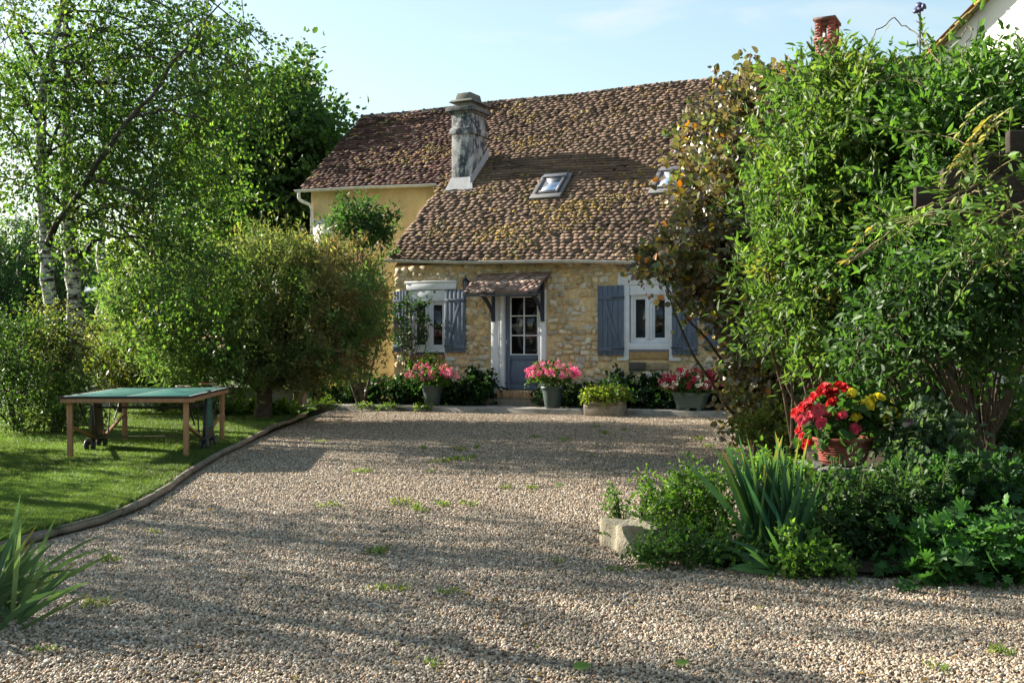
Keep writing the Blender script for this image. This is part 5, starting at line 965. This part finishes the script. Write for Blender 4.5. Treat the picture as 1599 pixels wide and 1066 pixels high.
# iris clumps: flat sword blades in fans
def iris(label, base, n, L, wd_, lean, seed, cols, spreadx=.12, dry=.1, bend=.3, fan=.55):
    g = np.random.default_rng(seed); o = plant('iris', label, 'plant', base)
    for i in range(n):
        m_ = MB(); a = lean+fan*g.normal(); az = g.normal()*.5; l = L*(.55+.5*g.random()); w_ = wd_*(.7+.5*g.random()); k = 9; t = np.linspace(0, 1, k)
        bd = bend*(.2+1.2*g.random()**2); p0 = np.array([g.normal()*spreadx, g.normal()*spreadx*.6, -.02])
        an = a+bd*t*1.6*np.sign(a if abs(a) > .05 else .1); dx = np.cumsum(np.sin(an))/k*l; dz = np.cumsum(np.cos(an))/k*l
        C = np.stack([p0[0]+dx*cos(az), p0[1]+dx*sin(az)-.0*t, p0[2]+dz], 1); wv_ = w_*np.minimum(1, (1-t)*2.6)**.75*(.75+.25*np.minimum(1, t*4))
        sd = nrmz(np.array([cos(az+pi/2)*.35+.8*cos(a)*.6, sin(az+pi/2)*.5, -.6*sin(a)])); up_ = nrmz(np.cross(sd, (0, .3, 1)))
        V = np.stack([C-sd*wv_[:, None]/2, C+up_*wv_[:, None]*.10, C+sd*wv_[:, None]/2], 1).reshape(-1, 3)
        c = pick(cols, 1, g, .2)[0]; cc = np.repeat(lerp(c*.85, c*1.1, t[:, None]), 3, axis=0)
        if g.random() < dry: kk = np.repeat(np.clip((t-.74)*4, 0, 1), 3)[:, None]; cc = cc*(1-kk)+kk*np.array((.34, .22, .07))
        m_.add(V, [[j*3+q, j*3+q+1, j*3+q+4, j*3+q+3] for j in range(k-1) for q in (0, 1)], cc); m_.build('blade', M['matte_leaf'], o, smooth=True)
IC = [(.05, .115, .05, 3), (.075, .15, .06, 2), (.09, .17, .05, 2), (.04, .09, .045, 2)]
xi, yi = G(-48, 975, 0.0); iris('iris clump of long arching blades with dry tips at the lower left corner', (xi, yi, .0), 85, .72, .036, .2, 601, [(.085, .15, .07, 3), (.12, .19, .085, 2), (.06, .115, .065, 2)], .15, .14, .45)
iris('iris clump of upright blue green sword blades in the planted bed', (at(1215, 860, 7.3)[0], 7.3, .06), 52, .84, .058, -.08, 602, [(.04, .11, .055, 3), (.055, .13, .06, 2), (.08, .15, .045, 2)], .11, .22, .16, .27)
iris('short iris fan leaning left over the low plants', (at(1225, 885, 7.0)[0], 7.0, .05), 9, .55, .04, -.85, 603, [(.07, .16, .05, 3), (.05, .12, .055, 2)], .05, .05, .3)
# pale stone block at the corner of the bed
bk = MB(); g = np.random.default_rng(71); m0 = np.array([[x, y, z] for x in np.linspace(-1, 1, 7) for y in np.linspace(-1, 1, 7) for z in np.linspace(0, 1, 5)])
def face(mb, fn, n1, n2):
    A_, B_ = np.meshgrid(np.linspace(0, 1, n1), np.linspace(0, 1, n2), indexing='ij'); P = fn(A_, B_).reshape(-1, 3)
    P = P+.032*np.stack([np.sin(P[:, 1]*19+P[:, 2]*13), np.sin(P[:, 0]*17+P[:, 2]*21+1), np.sin(P[:, 0]*15+P[:, 1]*18+2)], 1)*np.array([1, 1, .7])
    r = np.linalg.norm((P-np.array([0, 0, .13]))/np.array([.21, .26, .16]), axis=1, ord=4)[:, None]; P = np.where(r > 1.05, np.array([0, 0, .13])+(P-np.array([0, 0, .13]))*(1.05/r)**.7, P)
    mb.add(P, [[i*n2+j, (i+1)*n2+j, (i+1)*n2+j+1, i*n2+j+1] for i in range(n1-1) for j in range(n2-1)], (.30, .27, .2))
sx, sy, sz = .21, .24, .215
for f_ in (lambda a, b: np.stack([-sx+2*sx*a, -sy+0*a, sz*b], -1), lambda a, b: np.stack([-sx+2*sx*a, sy+0*a, sz*b], -1), lambda a, b: np.stack([-sx+0*a, -sy+2*sy*a, sz*b], -1), lambda a, b: np.stack([sx+0*a, -sy+2*sy*a, sz*b], -1), lambda a, b: np.stack([-sx+2*sx*a, -sy+2*sy*b, sz+0*a], -1)): face(bk, f_, 10, 10)
ob = bk.build('stone_block', M['concrete'], loc=(at(996, 850, 7.95)[0], 7.95, -.01)); ob.rotation_euler = (0, 0, .35); tag(ob, 'pale weathered stone block half overgrown at the corner of the bed', 'stone')
# weeds in the gravel: every tuft its own plant
g = np.random.default_rng(88); protos = []
for v in range(4):
    m_ = MB(); n = 60; P = np.stack([g.normal(size=n)*.035*(1+v*.3), g.normal(size=n)*.03, g.random(n)*.03], 1); a = g.random(n)*2*pi
    leaves(m_, P, np.stack([np.cos(a), np.sin(a), .3+1.4*g.random(n)], 1), np.tile([0, 0, 1.], (n, 1))+.4*g.normal(size=(n, 3)), .032*(.5+.8*g.random(n)), .011, pick([(.13, .2, .035, 2), (.10, .17, .03, 2), (.2, .2, .06, 1)], n, g), 'oval')
    o = m_.build('weed_tuft', M['leaf']); protos.append(o)
g = np.random.default_rng(89); wpx = [(710, 720), (672, 738), (690, 724), (728, 720), (740, 715), (718, 705), (655, 800), (600, 860), (745, 700), (790, 765), (650, 795), (730, 790), (692, 793), (625, 790), (565, 740), (515, 793), (830, 765), (1090, 690), (1105, 700), (930, 670), (945, 680), (870, 880), (960, 895), (240, 835), (590, 868), (835, 685), (700, 930), (605, 925), (170, 880), (150, 950), (675, 1042), (1465, 1050), (1560, 1025), (975, 675), (880, 690), (500, 690), (660, 702), (925, 714), (70, 1020), (90, 905), (1230, 880)]
tv = dict(label='small tuft of bright weeds growing in the gravel drive', category='weed', group='weed tufts in the gravel')
for i, (x, y) in enumerate(wpx):
    o = protos[i] if i < 4 else protos[i % 4].copy()
    if i >= 4: COL.objects.link(o)
    X, Y = G(x, y, 0); o.location = (X, Y, float(drive_h(X, Y))+.012); o.rotation_euler = (0, 0, g.random()*6.28); s = (.6+.6*g.random())*(1.0 if Y < 9 else 1.25); o.scale = (s, s, s)
    for k, q in tv.items(): o[k] = q
# a few fallen green leaves on the gravel
for px, py, lab, sz_ in [(1056, 1046, 'broad fallen green leaf lying on the gravel at the bottom centre right', .05), (896, 1052, 'broad fallen leaf lying on the gravel near the bottom edge, left of another leaf', .065), (868, 762, 'pale green fallen leaf lying on the gravel in the middle of the drive', .06)]:
    m_ = MB(); leaves(m_, np.array([[0, 0, .0]]), np.array([[1, .3, .12]]), np.array([[-.1, -.3, 1]]), sz_*1.3, sz_, np.array((.16, .28, .06)), 'round'); X, Y = G(px, py, 0); tag(m_.build('fallen_leaf', M['leaf'], loc=(X, Y, .028)), lab, 'leaf')

# ------------------------------------------------------------------ trees left of the frame that throw the streaked shade over the drive
def bl3(lst): return [((x, y, z), (a, b_, c)) for x, y, z, a, b_, c in lst]
birch('birch outside the picture on the left, shading the near drive', 0, [(-11.5, 13.4, 0), (-11.4, 13.4, 3), (-11.3, 13.3, 6), (-11.2, 13.2, 8.5)], .13, [], bl3([(-11.3, 13.3, 4.5, 1.3, 1.3, .9), (-11.2, 13.8, 6.0, 1.3, 1.4, .9), (-11.4, 12.6, 5.6, 1.1, 1.1, .8), (-11.2, 13.2, 7.4, 1.0, 1.0, .8)]), 240, 40, 701, off=1)
birch('second birch outside the picture on the left, nearer the camera', 0, [(-10.4, 10.6, 0), (-10.3, 10.6, 3), (-10.2, 10.5, 6), (-10.1, 10.4, 7.5)], .12, [], bl3([(-10.3, 10.6, 4.2, 1.0, .9, .7), (-10.2, 10.2, 5.4, 1.1, .9, .8)]), 120, 40, 702, off=1)
shrub('hedge', 'clipped hedge outside the picture on the left, shading the near lawn', 'hedge', (-9.4, 13.2, LW), bl3([(-9.4, y, z, .6, .6, .75) for y in np.arange(10.6, 15.7, .7) for z in (.7, 1.5, 2.2)]), 760, 26, .08, .055, BD, 'oval', 'leaf', .3, .09, .1, .3, .3, 711, tr=.03, wn=30, limbn=1, parts=('stems', 'foliage'))
# dry leaf litter drifted over the drive, thicker along its edges: too small and many to count
lt_ = MB(); g = np.random.default_rng(97); n = 900; Y = 4.6+g.random(n)**1.6*18; e_ = edge_x(Y)+.1; X = np.where(g.random(n) < .45, e_+np.abs(g.normal(size=n))*.35, e_+g.random(n)*(np.minimum(bed_left(Y), 6)-e_)); X = np.where(Y < 7.8, -Y*.47+g.random(n)*Y*.94, X)
a = g.random(n)*6.28; leaves(lt_, np.stack([X, Y, drive_h(X, Y)+.018+.008*g.random(n)], 1), np.stack([np.cos(a), np.sin(a), .25*g.normal(size=n)], 1), np.array([0, 0, 1.])+.35*g.normal(size=(n, 3)), .022+.022*g.random(n), .017+.012*g.random(n), pick([(.22, .13, .05, 3), (.30, .2, .07, 2), (.13, .08, .04, 2), (.2, .22, .06, 1)], n, g), 'oval')
o = lt_.build('leaf_litter', M['matte_leaf']); o['kind'] = 'stuff'
